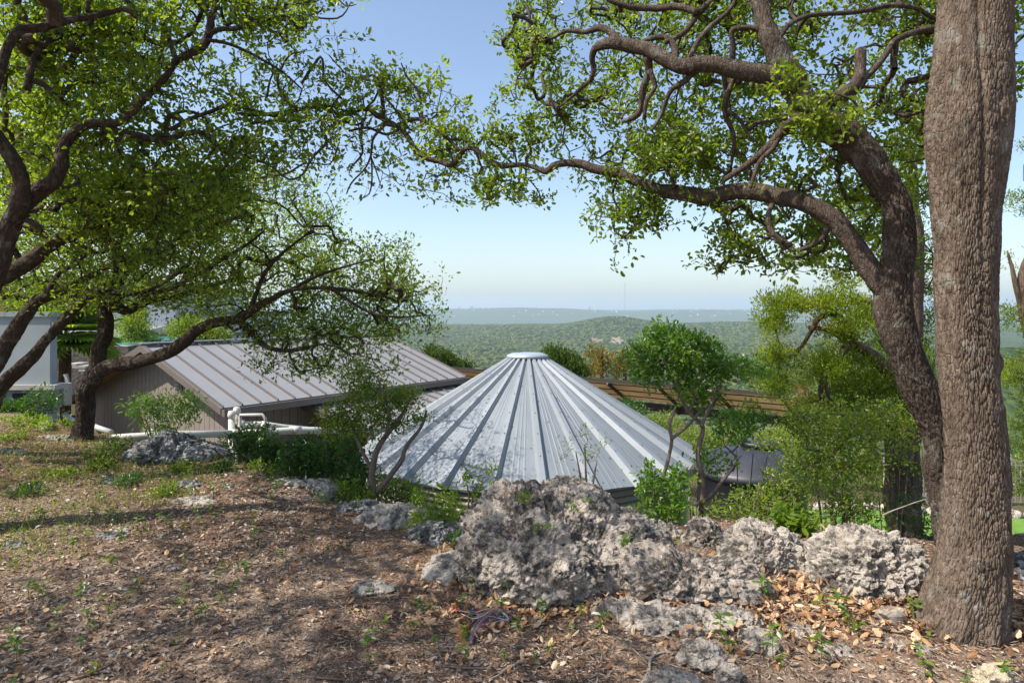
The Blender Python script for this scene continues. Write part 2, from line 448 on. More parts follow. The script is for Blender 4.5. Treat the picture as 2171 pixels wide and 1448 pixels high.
def hills(x, y):
    yy = np.maximum(y, 1.0); az = np.clip(x / yy, -3, 3); r = np.hypot(x, y)
    z = -117 + 9 * fbm(p2(x, y, 1 / 420.), 4, 3) + 3.5 * fbm(p2(x, y, 1 / 90.), 3, 8)
    f = sst(0, 300, y)
    z -= f * 135 * sst(4100, 6000, yy)
    z += f * 23 * sst(2400, 3300, yy) * (1 - sst(4200, 5200, yy))
    gY = np.exp(-((yy - 2750) / np.where(yy < 2750, 430., 700.)) ** 2)
    z += f * gY * (42 * np.exp(-((az - .36) / .16) ** 2) + 66 * np.exp(-((az - .150) / .070) ** 2) + 20 * np.exp(-((az - .01) / .06) ** 2) * 1.0)
    z += f * 85 * np.exp(-((yy - 560) / 130.) ** 2) * sst(.27, .48, az)
    px = CX + az * F
    top = np.interp(px, [-900, 0, 500, 700, 850, 930, 1000, 1100, 1180, 1240, 1330, 1420, 1500, 1600, 2200], [657, 659, 660, 657, 656, 654, 653.4, 651.8, 652.4, 655, 658.5, 656.2, 655.7, 657.5, 656])
    zt = (HY - top) / F * 9500 + 245
    z += f * zt * np.exp(-((yy - 9500) / 1500.) ** 2) * (1 + .05 * fbm(p2(x, y, 1 / 500.), 4, 21))
    z += f * 246 * np.exp(-((yy - 14500) / 1500.) ** 2) * (1 + .06 * fbm(p2(x, y, 1 / 900.), 4, 25))
    return z

def G(x, y, fine=True):
    x = np.asarray(x, float); y = np.asarray(y, float)
    e = np.interp(x, EDX, EDY) + .18 * vnoise(p2(x, y, 1.7), 4)
    zt = .28 * sst(3.4, 7.0, -x) + .05 * vnoise(p2(x, y, .55), 2) + .018 * vnoise(p2(x, y, 2.1), 6) + .02 * np.clip(y - 4, 0, 4) * sst(0, 3, -x)
    zt = zt - .035 * np.exp(-((x + .23) ** 2 + (y - 3.42) ** 2) / .05)
    lo = np.interp(x, LOX, LOZ) + .12 * vnoise(p2(x, y, .35), 9)
    start = 23 + 22 * sst(4, 16, -x)
    lo = lo - .30 * np.maximum(y - start, 0) - .02 * np.maximum(y - start, 0) * sst(0, 40, x)
    d = y - e; w = 4.2 + 2.5 * sst(3, 8, -x)
    s = 1 - (1 - np.clip(d / w, 0, 1)) ** 2.1
    z = zt * (1 - s) + lo * s
    if fine:
        near = 1 - sst(12, 20, y)
        z = z + near * (.012 * fbm(p2(x, y, 9.), 3, 12) + .005 * vnoise(p2(x, y, 45.), 14))
    r = np.hypot(x, y)
    far = hills(x, y)
    k = sst(0, 1, (r - 60) / 500.)
    z = np.where(z < far, far, z) if False else z
    zz = np.maximum(z, -125.0)
    return zz * (1 - k) + far * k

def g1(x, y): return float(G(np.array([x]), np.array([y]), False)[0])

def bare(x, y):
    az = x / np.maximum(y, 1); z = hills(x, y)
    m1 = np.exp(-((az - .155) / .06) ** 2) * sst(2110, 2150, y) * (1 - sst(2240, 2300, y)) * (.45 + fbm(p2(x, y, 1 / 45.), 3, 33) * 1.8)
    m2 = np.exp(-((az - .03) / .055) ** 2) * sst(2300, 2350, y) * (1 - sst(2430, 2480, y)) * (.4 + fbm(p2(x, y, 1 / 40.), 3, 35) * 1.6)
    return np.clip(m1 + m2, 0, 1)

def ground_mesh(rs, name, mat):
    an = np.concatenate([np.linspace(-44, 44, 400), np.linspace(44, 316, 34)[1:-1]]) * math.pi / 180
    R, A = np.meshgrid(rs, an, indexing='ij'); x = R * np.sin(A); y = R * np.cos(A)
    z = G(x, y); V = np.stack([x, y, z], -1).reshape(-1, 3); m, n = R.shape
    i = np.arange(m - 1)[:, None] * n; j = np.arange(n)[None, :]; j2 = (j + 1) % n
    Fq = np.stack([i + j2, i + j, i + n + j, i + n + j2], -1).reshape(-1, 4)
    g = Geo().add(V, Fq[:, ::-1] if False else Fq)
    xx = V[:, 0]; yy = V[:, 1]
    at = {'bare': bare(xx, yy) if rs[-1] > 1000 else np.zeros(len(V)),
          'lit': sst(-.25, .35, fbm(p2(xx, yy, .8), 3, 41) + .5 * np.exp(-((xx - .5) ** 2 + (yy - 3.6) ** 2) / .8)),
          'low': sst(.0, 1.2, yy - np.interp(xx, EDX, EDY))}
    # orient faces upward
    a, b, c = V[Fq[0, 0]], V[Fq[0, 1]], V[Fq[0, 2]]
    if np.cross(b - a, c - a)[2] < 0: g.F = [f[:, ::-1] for f in g.F]
    o = obj(name, g, mat, smooth=True, attrs=at); o['kind'] = 'structure'; return o

# soil
m = new_mat('soil and mulch'); n = N_(m); co = n.coord('Object')
a = n.noise(co, 60, 6, .7); b = n.noise(co, 9, 5, .6); c = n.noise(co, 1.4, 3)
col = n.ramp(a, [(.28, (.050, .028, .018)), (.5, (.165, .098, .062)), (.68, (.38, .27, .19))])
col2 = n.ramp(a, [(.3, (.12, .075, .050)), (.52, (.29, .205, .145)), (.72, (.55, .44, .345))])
col = n.mix(n.ramp(n.math('ADD', b, n.math('MULTIPLY', n.attr('lit'), .25)), [(.5, 0), (.72, .9)]), col, col2)  # sunlit patches painted paler into the soil colour through this mask
col = n.mix(n.ramp(n.attr('low'), [(.3, 0), (1, .8)]), col, n.ramp(b, [(.35, (.045, .05, .02)), (.65, (.10, .10, .045))]))
vv = n.vor(co, 70, 'F1')
n.out(n.pbsdf(col, .95, 0, n.bump(n.math('ADD', a, n.math('MULTIPLY', vv, .5)), .9, .02), .1).outputs[0]); M['soil'] = m
# woodland terrain
m = new_mat('woodland slope'); n = N_(m); co = n.coord('Object')
a = n.noise(co, .09, 5, .7); b = n.noise(co, .006, 5, .6); cell = n.vor(co, .11, 'F1')
col = n.ramp(n.math('ADD', n.math('MULTIPLY', a, .6), n.math('MULTIPLY', b, .4)), [(.36, (.032, .055, .020)), (.52, (.058, .088, .028)), (.68, (.095, .115, .045))])
col = n.mix(n.ramp(n.noise(co, .02, 4), [(.62, 0), (.74, .5)]), col, (.22, .19, .13))
col = n.mix(n.ramp(n.attr('bare'), [(.25, 0), (.6, .95)]), col, n.ramp(a, [(.4, (.22, .18, .12)), (.6, (.34, .28, .20))]))
n.out(n.pbsdf(col, 1, 0, n.bump(n.ramp(cell, [(0, 1), (.7, 0)]), 1.0, 6.0), .05).outputs[0]); M['hill'] = m
rs1 = np.concatenate([np.arange(.4, 2.0, .2), np.arange(2.0, 9.0, .034), np.geomspace(9, 60, 75)])
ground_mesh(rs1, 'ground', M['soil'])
ground_mesh(np.geomspace(60, 22000, 215), 'hills', M['hill'])

# woodland crowns: instanced round clumps with geometry nodes
def woodland():
    n = 90000
    az = rng.uniform(-.75, .62, n); rr = np.sqrt(rng.uniform(330. ** 2, 3600. ** 2, n))
    y = rr; x = az * y
    keep = (bare(x, y) < .25 + .6 * rng.random(n)) & (fbm(p2(x, y, 1 / 70.), 3, 51) + rng.random(n) * .7 > .05)
    x = x[keep]; y = y[keep]; s = rng.uniform(2.6, 5.0, len(x)) * (1 + y / 6000.)
    z = G(x, y, False) + s * .3
    g = Geo(); g.V = [np.stack([x, y, z], 1)]; g.R = [rng.random(len(x))]; g.n = len(x)
    me = bpy.data.meshes.new('woodland'); me.vertices.add(len(x)); me.vertices.foreach_set('co', g.V[0].astype(np.float32).ravel())
    a = me.attributes.new('scl', 'FLOAT', 'POINT'); a.data.foreach_set('value', s.astype(np.float32))
    o = bpy.data.objects.new('woodland', me); COL.objects.link(o); o['kind'] = 'stuff'
    o['label'] = 'oak and juniper woodland covering the valley and hills'; o['category'] = 'woodland'
    mt = new_mat('woodland crown'); q = N_(mt); oi = q.node('ShaderNodeObjectInfo')
    c = q.ramp(oi.outputs['Random'], [(0, (.022, .040, .012)), (.4, (.048, .072, .020)), (.8, (.09, .112, .032)), (1, (.13, .14, .05))])
    q.out(q.pbsdf(c, 1, 0, q.bump(q.noise(q.coord('Object'), 2.2, 4), 1, .8), .05).outputs[0]); me.materials.append(mt)
    ng = bpy.data.node_groups.new('scatter', 'GeometryNodeTree')
    ng.interface.new_socket('Geometry', in_out='INPUT', socket_type='NodeSocketGeometry')
    ng.interface.new_socket('Geometry', in_out='OUTPUT', socket_type='NodeSocketGeometry')
    N = ng.nodes; L = ng.links
    gi = N.new('NodeGroupInput'); go = N.new('NodeGroupOutput'); ico = N.new('GeometryNodeMeshIcoSphere'); ico.inputs['Subdivisions'].default_value = 2
    sp = N.new('GeometryNodeSetPosition'); nt = N.new('ShaderNodeTexNoise'); nt.inputs['Scale'].default_value = 2.1
    nm = N.new('GeometryNodeInputNormal'); mu = N.new('ShaderNodeMath'); mu.operation = 'SUBTRACT'; mu.inputs[1].default_value = .5
    vs = N.new('ShaderNodeVectorMath'); vs.operation = 'SCALE'; vs2 = N.new('ShaderNodeVectorMath'); vs2.operation = 'SCALE'; vs2.inputs['Scale'].default_value = 1.3
    L.new(nt.outputs['Fac'], mu.inputs[0]); L.new(nm.outputs[0], vs.inputs[0]); L.new(mu.outputs[0], vs.inputs['Scale']); L.new(vs.outputs[0], vs2.inputs[0])
    L.new(ico.outputs[0], sp.inputs['Geometry']); L.new(vs2.outputs[0], sp.inputs['Offset'])
    sm = N.new('GeometryNodeSetMaterial'); sm.inputs['Material'].default_value = mt; L.new(sp.outputs[0], sm.inputs['Geometry'])
    ip = N.new('GeometryNodeInstanceOnPoints'); na = N.new('GeometryNodeInputNamedAttribute'); na.data_type = 'FLOAT'; na.inputs['Name'].default_value = 'scl'
    cx = N.new('ShaderNodeCombineXYZ'); m2 = N.new('ShaderNodeMath'); m2.operation = 'MULTIPLY'; m2.inputs[1].default_value = .8
    L.new(na.outputs['Attribute'], cx.inputs[0]); L.new(na.outputs['Attribute'], cx.inputs[1]); L.new(na.outputs['Attribute'], m2.inputs[0]); L.new(m2.outputs[0], cx.inputs[2])
    rv = N.new('FunctionNodeRandomValue'); rv.data_type = 'FLOAT_VECTOR'; rv.inputs[0].default_value = (0, 0, 0); rv.inputs[1].default_value = (.3, .3, 6.28)
    L.new(gi.outputs[0], ip.inputs['Points']); L.new(sm.outputs[0], ip.inputs['Instance']); L.new(cx.outputs[0], ip.inputs['Scale']); L.new(rv.outputs[0], ip.inputs['Rotation'])
    L.new(ip.outputs[0], go.inputs[0])
    md = o.modifiers.new('scatter', 'NODES'); md.node_group = ng
woodland()

# ---------------------------------------------------------------- radio mast and far buildings
M['mast'] = m_plain('galvanised mast', (.35, .33, .33), .5)
c = P(1325, 655, 5200); zt = EYE + (655 - 600) / F * 5200; zb = g1(c[0], 5200) - 1
t = thing('radio_mast', 'tall thin guyed radio mast rising behind the wooded hill', 'radio mast', (c[0], 5200, zb))
g = Geo(); bar(g, (c[0], 5200, zb), (c[0], 5200, zt), 2.6); obj('mast_shaft', g, M['mast'], t)
for dx, dy in ((1, .3), (-1, .3), (0, -1)):
    g = Geo(); bar(g, (c[0], 5200, zb + (zt - zb) * .92), (c[0] + dx * 90, 5200 + dy * 90, zb + 2), .25); obj('guy_wire', g, M['mast'], t)
M['pale_far'] = m_plain('pale far wall', (.72, .70, .68), .8)
for px, py, w, h, lab in ((1000, 651.5, 7, 3.5, 'pale boxy building on the far ridge, widest of the skyline buildings'), (973, 652.5, 3, 4, 'small water tower on the far ridge left of the boxy building'), (1250, 652, 2.5, 4, 'small water tower on the far ridge right of the boxy building')):
    y = 9300; c = P(px, py, y); zb = float(hills(np.array([c[0]]), np.array([y * 1.0]))[0]) - 5; s = y / F
    g = Geo(); box(g, c[0] - w * s / 2, c[0] + w * s / 2, y, y + 30, zb, c[2] + h * s * .5)
    nm = 'office_building' if w > 5 else 'water_tower'
    t = thing(nm, lab, 'building' if w > 5 else 'water tower', (c[0], y, zb)); obj('tower_wall', g, M['mast'], t)
    g = Geo(); box(g, c[0] - w * s * .6, c[0] + w * s * .35, y - 2, y + 28, c[2] + h * s * .5 + .1, c[2] + h * s * .8); obj('roof', g, M['pale_far'], t)
hr = np.random.default_rng(5); nh = 0
far_house = Geo(); box(far_house, -9, 9, -6, 6, -3, 6)
fme = far_house.mesh('house_wall'); fme.materials.append(M['pale_far'])
rg = Geo(); rg.add([(-10, -7, 6.1), (10, -7, 6.1), (10, 7, 6.1), (-10, 7, 6.1), (-10, 0, 10), (10, 0, 10)], [np.array([[0, 1, 5, 4], [2, 3, 4, 5], [3, 2, 1, 0]]), np.array([[0, 4, 3], [1, 2, 5]])]); rme = rg.mesh('house_roof'); rme.materials.append(m_plain('far roof', (.45, .43, .42), .8))
while nh < 46:
    px = hr.choice([hr.normal(1480, 60), hr.uniform(1150, 1600), hr.uniform(880, 1200)]); y = hr.uniform(8000, 9500)
    x = PX(px, y); z = float(hills(np.array([x]), np.array([y]))[0]); py = HY - (z - EYE) / F if False else HY + (EYE - z) / y * F
    if not (654 < py < 672): continue
    t = thing('far_house', 'tiny pale house on the hazy far ridge', 'house', (x, y, z), 'tiny pale houses scattered over the hazy far ridge')
    t.rotation_euler = (0, 0, hr.uniform(0, 3)); k = hr.uniform(.6, 1.5); t.scale = (k, k, k)
    for me_, nm in ((fme, 'wall'), (rme, 'roof')):
        o = bpy.data.objects.new(nm, me_); COL.objects.link(o); o.parent = t
    nh += 1

# ---------------------------------------------------------------- house with brown metal roof
def m_metal(name, col, rough, metal, streak=.1, spang=.0):
    m = new_mat(name); n = N_(m); co = n.coord('Object')
    v = n.noise(co, 1.6, 5, .6); w = n.noise(co, 22, 4, .6)
    c = n.mix(n.ramp(v, [(.3, 0), (.7, 1)]), tuple(x * (1 - streak) for x in col), tuple(x * (1 + streak) for x in col))
    if spang:
        vc = n.vor(co, 55, 'F1', 'Color'); c = n.mix(spang, c, vc, 'SOFT_LIGHT')
    r = n.ramp(w, [(.3, rough - .07), (.7, rough + .09)])
    n.out(n.pbsdf(c, r, metal, n.bump(n.noise(co, 2.6, 2), .08, .05), .4).outputs[0]); return m
M['taupe_roof'] = m_metal('taupe painted steel roof', (.265, .262, .26), .42, .15, .05)
M['taupe_seam'] = m_metal('taupe seam', (.13, .115, .108), .45, .1, .05)
M['fascia'] = m_metal('brown gutter paint', (.15, .125, .11), .45, .1, .06)
M['siding'] = m_plain('taupe siding boards', (.235, .195, .168), .75, 0, .10, 6, .3, 90)
M['soffit'] = m_plain('soffit wood', (.30, .19, .10), .7, 0, .15, 8)
M['dark'] = m_plain('dark void paint', (.02, .019, .018), .8)
hr_ = np.array([.59, .807, 0]); hg = np.array([-.807, .59, 0]); UP = np.array([0, 0, 1.0])
E0 = np.array([-5.76, 13.0, EYE - 1.97]); RUN = 3.37; RL = 7.5
RISE = 1.127; LRUN = 4.75; LDROP = 1.62
HB = g1(-7, 14) - .8
house = thing('house', 'low gabled house with brown standing seam metal roof and board siding', 'house', (E0[0], E0[1], HB))
ridge0 = E0 + hg * RUN + UP * RISE; leave0 = ridge0 + hg * LRUN - UP * LDROP
def slope_panels(a0, b0, du, n, w, th, par, seam_h=.045, name='roof_panel', panel=None, seam=None):
    """a0 eave start, b0 ridge start, along du; one panel and one seam per w"""
    sl = b0 - a0; nrm = np.cross(du, sl); nrm /= np.linalg.norm(nrm); nrm = nrm if nrm[2] > 0 else -nrm
    slu = sl / np.linalg.norm(sl)
    for k in range(n):
        g = Geo(); obox(g, a0 + du * (k * w + .004), du * (w - .008), sl, -nrm * th)
        o = obj(name, g, panel or M['taupe_roof'], par)
        g = Geo(); obox(g, a0 + du * (k * w + .004) + nrm * .0008, du * .022, sl, nrm * seam_h); obj('seam', g, seam or M['taupe_seam'], o)
    g = Geo(); obox(g, a0 + du * (n * w - .026) + nrm * .0008, du * .022, sl, nrm * seam_h); obj('roof_seam', g, seam or M['taupe_seam'], par)
slope_panels(E0, ridge0, hr_, 18, RL / 18, .03, house)
slope_panels(leave0, ridge0, hr_, 18, RL / 18, .03, house)
g = Geo(); bar(g, ridge0 - hr_ * .03 + UP * .055, ridge0 + hr_ * (RL + .03) + UP * .055, .20, .02, up=UP); obj('ridge_cap', g, M['taupe_roof'], house)
# gutter, rakes
ds = np.array([.807, -.59, 0])
g = Geo(); obox(g, E0 - hr_ * .02 + ds * .004 - UP * .16, hr_ * (RL + .04), ds * .12, UP * .13)
obox(g, E0 - hr_ * .03 + ds * .114 - UP * .045, hr_ * (RL + .06), ds * .018, UP * .025); obj('gutter', g, M['fascia'], house)
g = Geo(); obox(g, leave0 - UP * .17 + hg * .004, hr_ * RL, hg * .10, UP * .13); obj('gutter', g, M['fascia'], house)
for a, b in ((E0, ridge0), (leave0, ridge0)):
    for s in (-.035, RL + .005):
        g = Geo(); obox(g, a + hr_ * s - UP * .14, hr_ * .03, b - a, UP * .135); obj('rake_trim', g, M['fascia'], house)
# soffit under the overhang
OV = .42
for a, b in ((E0, ridge0), (leave0, ridge0)):
    g = Geo(); obox(g, a + hr_ * .0 - UP * .075, hr_ * (OV + .1), b - a, -UP * .012); obj('soffit', g, M['soffit'], house)
ws = E0 + hr_ * OV + hg * OV; wl_ = 2.33  # wall corner under the right eave
def roof_z(t):   # t along hg from E0
    return E0[2] + (RISE / RUN * t if t < RUN else RISE - LDROP / LRUN * (t - RUN)) - .10
bw = .205; t = OV; k = 0
while t < RUN + LRUN - OV:
    t2 = min(t + bw - .012, RUN + LRUN - OV); o = E0 + hr_ * OV + hg * t; o[2] = HB
    w = hg * (t2 - t); d = hr_ * .03
    z0 = roof_z(t); z1 = roof_z(t2); a = o.copy(); b = o + w
    pts = [a, b, b + d, a + d, a * [1, 1, 0] + [0, 0, z0], b * [1, 1, 0] + [0, 0, z1], (b + d) * [1, 1, 0] + [0, 0, z1], (a + d) * [1, 1, 0] + [0, 0, z0]]
    pts = np.array(pts)[[1, 0, 3, 2, 5, 4, 7, 6]]
    g = Geo(); box8(g, pts); obj('board', g, M['siding'], house); t += bw
s = OV; wz = E0[2] + .04
while s < RL - OV:
    s2 = min(s + bw - .012, RL - OV); g = Geo(); o = E0 + hg * OV + hr_ * s; o[2] = HB
    obox(g, o, hr_ * (s2 - s), hg * .03, UP * (wz - HB)); obj('board', g, M['siding'], house); s += bw
g = Geo(); o = E0 + hr_ * (OV + .035) + hg * (OV + .035); o[2] = HB
obox(g, o, hr_ * (RL - 2 * OV - .07), hg * (RUN + LRUN - 2 * OV - .07), UP * (leave0[2] - .12 - HB)); 
obj('wall_core', g, M['dark'], house)
for s in (OV + .040, RL - OV - .06):
    g = Geo(); a = E0 + hr_ * s + hg * (OV + .04); a[2] = leave0[2] - .2; b = E0 + hr_ * s + hg * RUN; b[2] = roof_z(RUN) - .02; c = E0 + hr_ * s + hg * (RUN + LRUN - OV - .04); c[2] = leave0[2] - .2
    a2 = a.copy(); a2[2] = roof_z(OV) - .02
    dd = hr_ * .02; g.add([a, a2, b, c, a + dd, a2 + dd, b + dd, c + dd], [np.array([[0, 1, 2, 3], [7, 6, 5, 4], [0, 4, 5, 1], [1, 5, 6, 2], [2, 6, 7, 3]])]); obj('gable_core', g, M['dark'], house)
g = Geo(); o = E0 + hr_ * (OV - .03) + hg * (OV - .03); o[2] = HB; obox(g, o, hr_ * .09, hg * .028, UP * (wz - HB)); obox(g, o + hg * .029, hr_ * .028, hg * .07, UP * (wz - .02 - HB)); obj('corner_trim', g, M['dark'], house)
# louvred gable vent
vt = RUN + .08; o = E0 + hr_ * (OV - .03) + hg * (vt - 1.10); o[2] = E0[2] + RISE - .98
fr = Geo(); obox(fr, o, hg * .10, hr_ * .03, UP * .46); vent = obj('vent', fr, M['fascia'], house)
for k in range(6):
    g = Geo(); obox(g, o + hg * .105 + UP * (.01 + k * .075) - hr_ * .012, hg * .20, hr_ * .05, UP * .055); obj('louver', g, M['taupe_roof'], vent)
# lean-to
lt0 = E0 + hg * (OV - .02) + hr_ * 2.15; lt0[2] = EYE - 2.12
lr = thing('lean_to', 'low lean-to with matching brown seamed roof, tucked between house and silver cone roof', 'lean-to', (lt0[0], lt0[1], HB))
le0 = lt0 + ds * 2.25 - UP * .42
slope_panels(le0, lt0, hr_, 12, 4.9 / 12, .03, lr)
g = Geo(); obox(g, le0 - UP * .15 + ds * .004, hr_ * 4.9, ds * .03, UP * .14); obj('fascia', g, M['taupe_roof'], lr)
g = Geo(); obox(g, le0 - UP * .15 - hr_ * .03, hr_ * .026, (lt0 - le0), UP * .15); obj('rake_trim', g, M['fascia'], lr)
M['pale_post'] = m_plain('pale painted trim', (.42, .40, .36), .6)
for s in (.1, 1.7, 3.3, 4.7):
    g = Geo(); o = le0 - ds * .16 + hr_ * s; o[2] = HB - 1; obox(g, o, hr_ * .1, ds * .1, UP * (le0[2] - .16 - o[2])); obj('post', g, M['pale_post'], lr)
s = .25; 
while s < 4.6:
    g = Geo(); o = le0 - ds * .30 + hr_ * s; o[2] = HB - 1; obox(g, o, hr_ * .19, ds * .03, UP * (le0[2] - .18 - o[2])); obj('board', g, M['siding'], lr); s += .205

# ---------------------------------------------------------------- big tank with conical roof
M['galv'] = m_metal('galvanised steel sheet', (.225, .25, .272), .52, .25, .05, .02)
M['galv_rib'] = m_metal('galvanised rib', (.28, .305, .325), .50, .25, .05, .05)
M['galv_wall'] = m_metal('galvanised wall sheet', (.28, .25, .20), .5, .3, .08)  # warm tan reflection put into the galvanised base colour
TC = np.array([.29, 12.4, 0]); TR = 3.0; RZ0 = EYE - 2.62; RZ1 = EYE - .97; R1 = .37; NP = 25
tk = thing('water_tank', 'large round steel water tank with silver ribbed cone roof', 'water tank', (TC[0], TC[1], g1(.3, 9.6) - .2))
def conept(a, r, lift=0.0):
    u = (r - R1) / (TR - R1); z = RZ1 + (RZ0 - RZ1) * u
    sl = math.atan2(RZ1 - RZ0, TR - R1); nr = np.array([math.sin(a) * math.sin(sl), -math.cos(a) * math.sin(sl), math.cos(sl)])
    return TC + np.array([math.sin(a) * r, -math.cos(a) * r, z]) + nr * lift
a0 = math.asin(24 / F * 9.4 / TR * 1.0) ; da = 2 * math.pi / NP
prof = [(0, 0), (.33, 0), (.345, .003), (.37, .003), (.385, 0), (.465, 0), (.48, .004), (.505, .004), (.52, 0), (.60, 0), (.615, .003), (.64, .003), (.655, 0), (1, 0)]
def loft(rows, th=None):
    R_ = np.array(rows); m, n = R_.shape[:2]; i = np.arange(m - 1)[:, None] * n; j = np.arange(n - 1)[None, :]
    return R_.reshape(-1, 3), np.stack([i + j, i + j + 1, i + n + j + 1, i + n + j], -1).reshape(-1, 4)
bolts = Geo()
for k in range(NP):
    aL = a0 + k * da
    radii = np.linspace(R1, TR + .05, 9); rows = []
    for r in radii:
        sc_ = min(1, r / 1.1)
        rows.append([conept(aL + da * f, r * (1 / math.cos(da * (f - .5)) * math.cos(da / 2)) , h * sc_ + .004 * math.sin(k * 2.3 + r * 4 + f * 5)) for f, h in prof])
    V, Fc = loft(rows); V2 = V - [0, 0, .012]
    g = Geo(); g.add(V, Fc); g.add(V2, Fc[:, ::-1])
    n_ = len(prof); e = (len(radii) - 1) * n_ + np.arange(n_ - 1); N0 = len(V)
    g.add(np.concatenate([V, V2]), np.stack([e, e + 1, e + 1 + N0, e + N0], 1))
    obj('roof_panel', g, M['galv'], tk)
    # rib: trapezoid sweeping up the seam
    rows = []
    for r in np.linspace(R1 - .02, TR + .07, 9):
        w = .024 + .034 * (r / TR); hgt = .045 + .050 * (r / TR); c = conept(aL, r)
        tang = np.array([math.cos(aL), math.sin(aL), 0])
        rows.append([conept(aL, r, .003) - tang * w * 1.5, conept(aL, r, hgt) - tang * w * .75, conept(aL, r, hgt) + tang * w * .75, conept(aL, r, .003) + tang * w * 1.5])
    V, Fc = loft(rows); g = Geo(); g.add(V, Fc); g.add(V[-4:], np.array([[0, 1, 2, 3]])); obj('rib', g, M['galv_rib'], tk)
    for r in np.arange(.8, TR, .42):
        c = conept(aL, r, 0.048 + .050 * (r / TR)); box(bolts, c[0] - .007, c[0] + .007, c[1] - .007, c[1] + .007, c[2] - .006, c[2] + .008)
    for q in (.25, .5, .75):
        c = conept(aL + da * q, TR - .08, .004); box(bolts, c[0] - .007, c[0] + .007, c[1] - .007, c[1] + .007, c[2] - .006, c[2] + .007)
obj('bolts', bolts, m_plain('dark bolt heads', (.13, .12, .11), .6), tk, kind='stuff')
def lathe(g, c, prof, seg=64, r=None):
    th = np.arange(seg) / seg * 2 * math.pi; V = []
    for (rr, z) in prof: V.append(np.stack([c[0] + rr * np.cos(th), c[1] + rr * np.sin(th), np.full(seg, c[2] + z)], 1))
    V = np.concatenate(V); m = len(prof); i = np.arange(m - 1)[:, None] * seg; j = np.arange(seg)[None, :]; j2 = (j + 1) % seg
    g.add(V, np.stack([i + j, i + j2, i + seg + j2, i + seg + j], -1).reshape(-1, 4), r)
cz = RZ1 + .075
g = Geo(); lathe(g, (TC[0], TC[1], cz), [(.30, -.12), (.36, -.03), (.385, -.028), (.39, 0), (.385, .022), (.30, .055), (.12, .07), (.001, .072)]); obj('cap', g, m_metal('cap steel', (.42, .48, .50), .4, .4), tk, smooth=True)
g = Geo(); lathe(g, (TC[0], TC[1], 0), [(TR - .02, RZ0 - .0), (TR + .02, RZ0 - .03), (TR + .02, RZ0 - .05), (TR - .03, RZ0 - .055)], 100); obj('eave_ring', g, M['galv_rib'], tk)
pr = []
z = RZ0 - .055
while z > RZ0 - .42:
    for q in range(8): pr.append((TR - .03 + .016 * math.cos(q / 8 * 2 * math.pi), z - q / 8 * .10))
    z -= .10
g = Geo(); lathe(g, (TC[0], TC[1], 0), pr[::-1], 96); obj('corrugated_wall', g, M['galv_wall'], tk, smooth=True)
g = Geo(); lathe(g, (TC[0], TC[1], 0), [(TR - .06, -3.6), (TR - .06, RZ0 - .40)], 96); obj('lower_wall', g, m_metal('pale lower wall', (.36, .38, .41), .45, .4), tk, smooth=True)

rl = np.random.default_rng(12); C_ = []
for _ in range(150):
    a_ = rl.uniform(-1.5, 1.2); r_ = rl.uniform(.8, 2.95); C_.append(conept(a_, r_, .008))
C_ = np.array(C_); g = Geo(); leafmesh(g, C_, rand_dirs(150) * [1, 1, .4], np.tile([0, -.5, .85], (150, 1)) + rand_dirs(150) * .25, .04, .018, rng.random(150), .3)
obj('fallen_leaves', g, M['rust_leaf'], tk, kind='stuff')

# ---------------------------------------------------------------- black plastic tank
M['black_plastic'] = m_plain('weathered black polyethylene', (.034, .035, .045), .48, 0, .2, 5, .1, 40, .5)
bc = np.array([PX(1592, 10.6), 10.6, 0]); tz = EYE - .335 / 1387 * 1000 * 0 - 2.32
bz = g1(bc[0], bc[1])
bt = thing('plastic_tank', 'black domed plastic water tank beside the silver cone roof', 'water tank', (bc[0], bc[1], bz))
rim = EYE - (1022 - HY) / F * 9.75; R_ = .88
g = Geo(); lathe(g, (bc[0], bc[1], 0), [(R_ - .04, bz - .2), (R_ - .04, bz + .5), (R_ - .01, bz + .52), (R_ - .01, bz + .62), (R_ - .04, bz + .64), (R_ - .04, rim - .09), (R_, rim - .06), (R_ + .01, rim), (R_ - .03, rim + .05), (R_ - .16, rim + .14), (R_ - .32, rim + .245), (.40, rim + .31), (.34, rim + .335), (.30, rim + .34), (.001, rim + .345)], 72); obj('tank_body', g, M['black_plastic'], bt, smooth=True)
lc = (bc[0] + .12, bc[1] + .02)
g = Geo(); lathe(g, (lc[0], lc[1], rim + .33), [(.27, -.03), (.27, .05), (.29, .055), (.29, .10), (.25, .115), (.24, .10), (.19, .10), (.18, .13), (.001, .14)], 48); lid = obj('lid', g, M['black_plastic'], bt, smooth=True)
g = Geo(); lathe(g, (lc[0], lc[1], rim + .468), [(.075, 0), (.08, .03), (.05, .05), (.001, .052)], 24); obj('lid_knob', g, M['black_plastic'], lid, smooth=True)
for k in range(10):
    a = k / 10 * 2 * math.pi + .2; c_, s_ = math.cos(a), math.sin(a)
    g = Geo(); bar(g, (bc[0] + .45 * c_, bc[1] + .45 * s_, rim + .28), (bc[0] + .80 * c_, bc[1] + .80 * s_, rim + .125), .07, .05); obj('roof_rib', g, M['black_plastic'], bt)

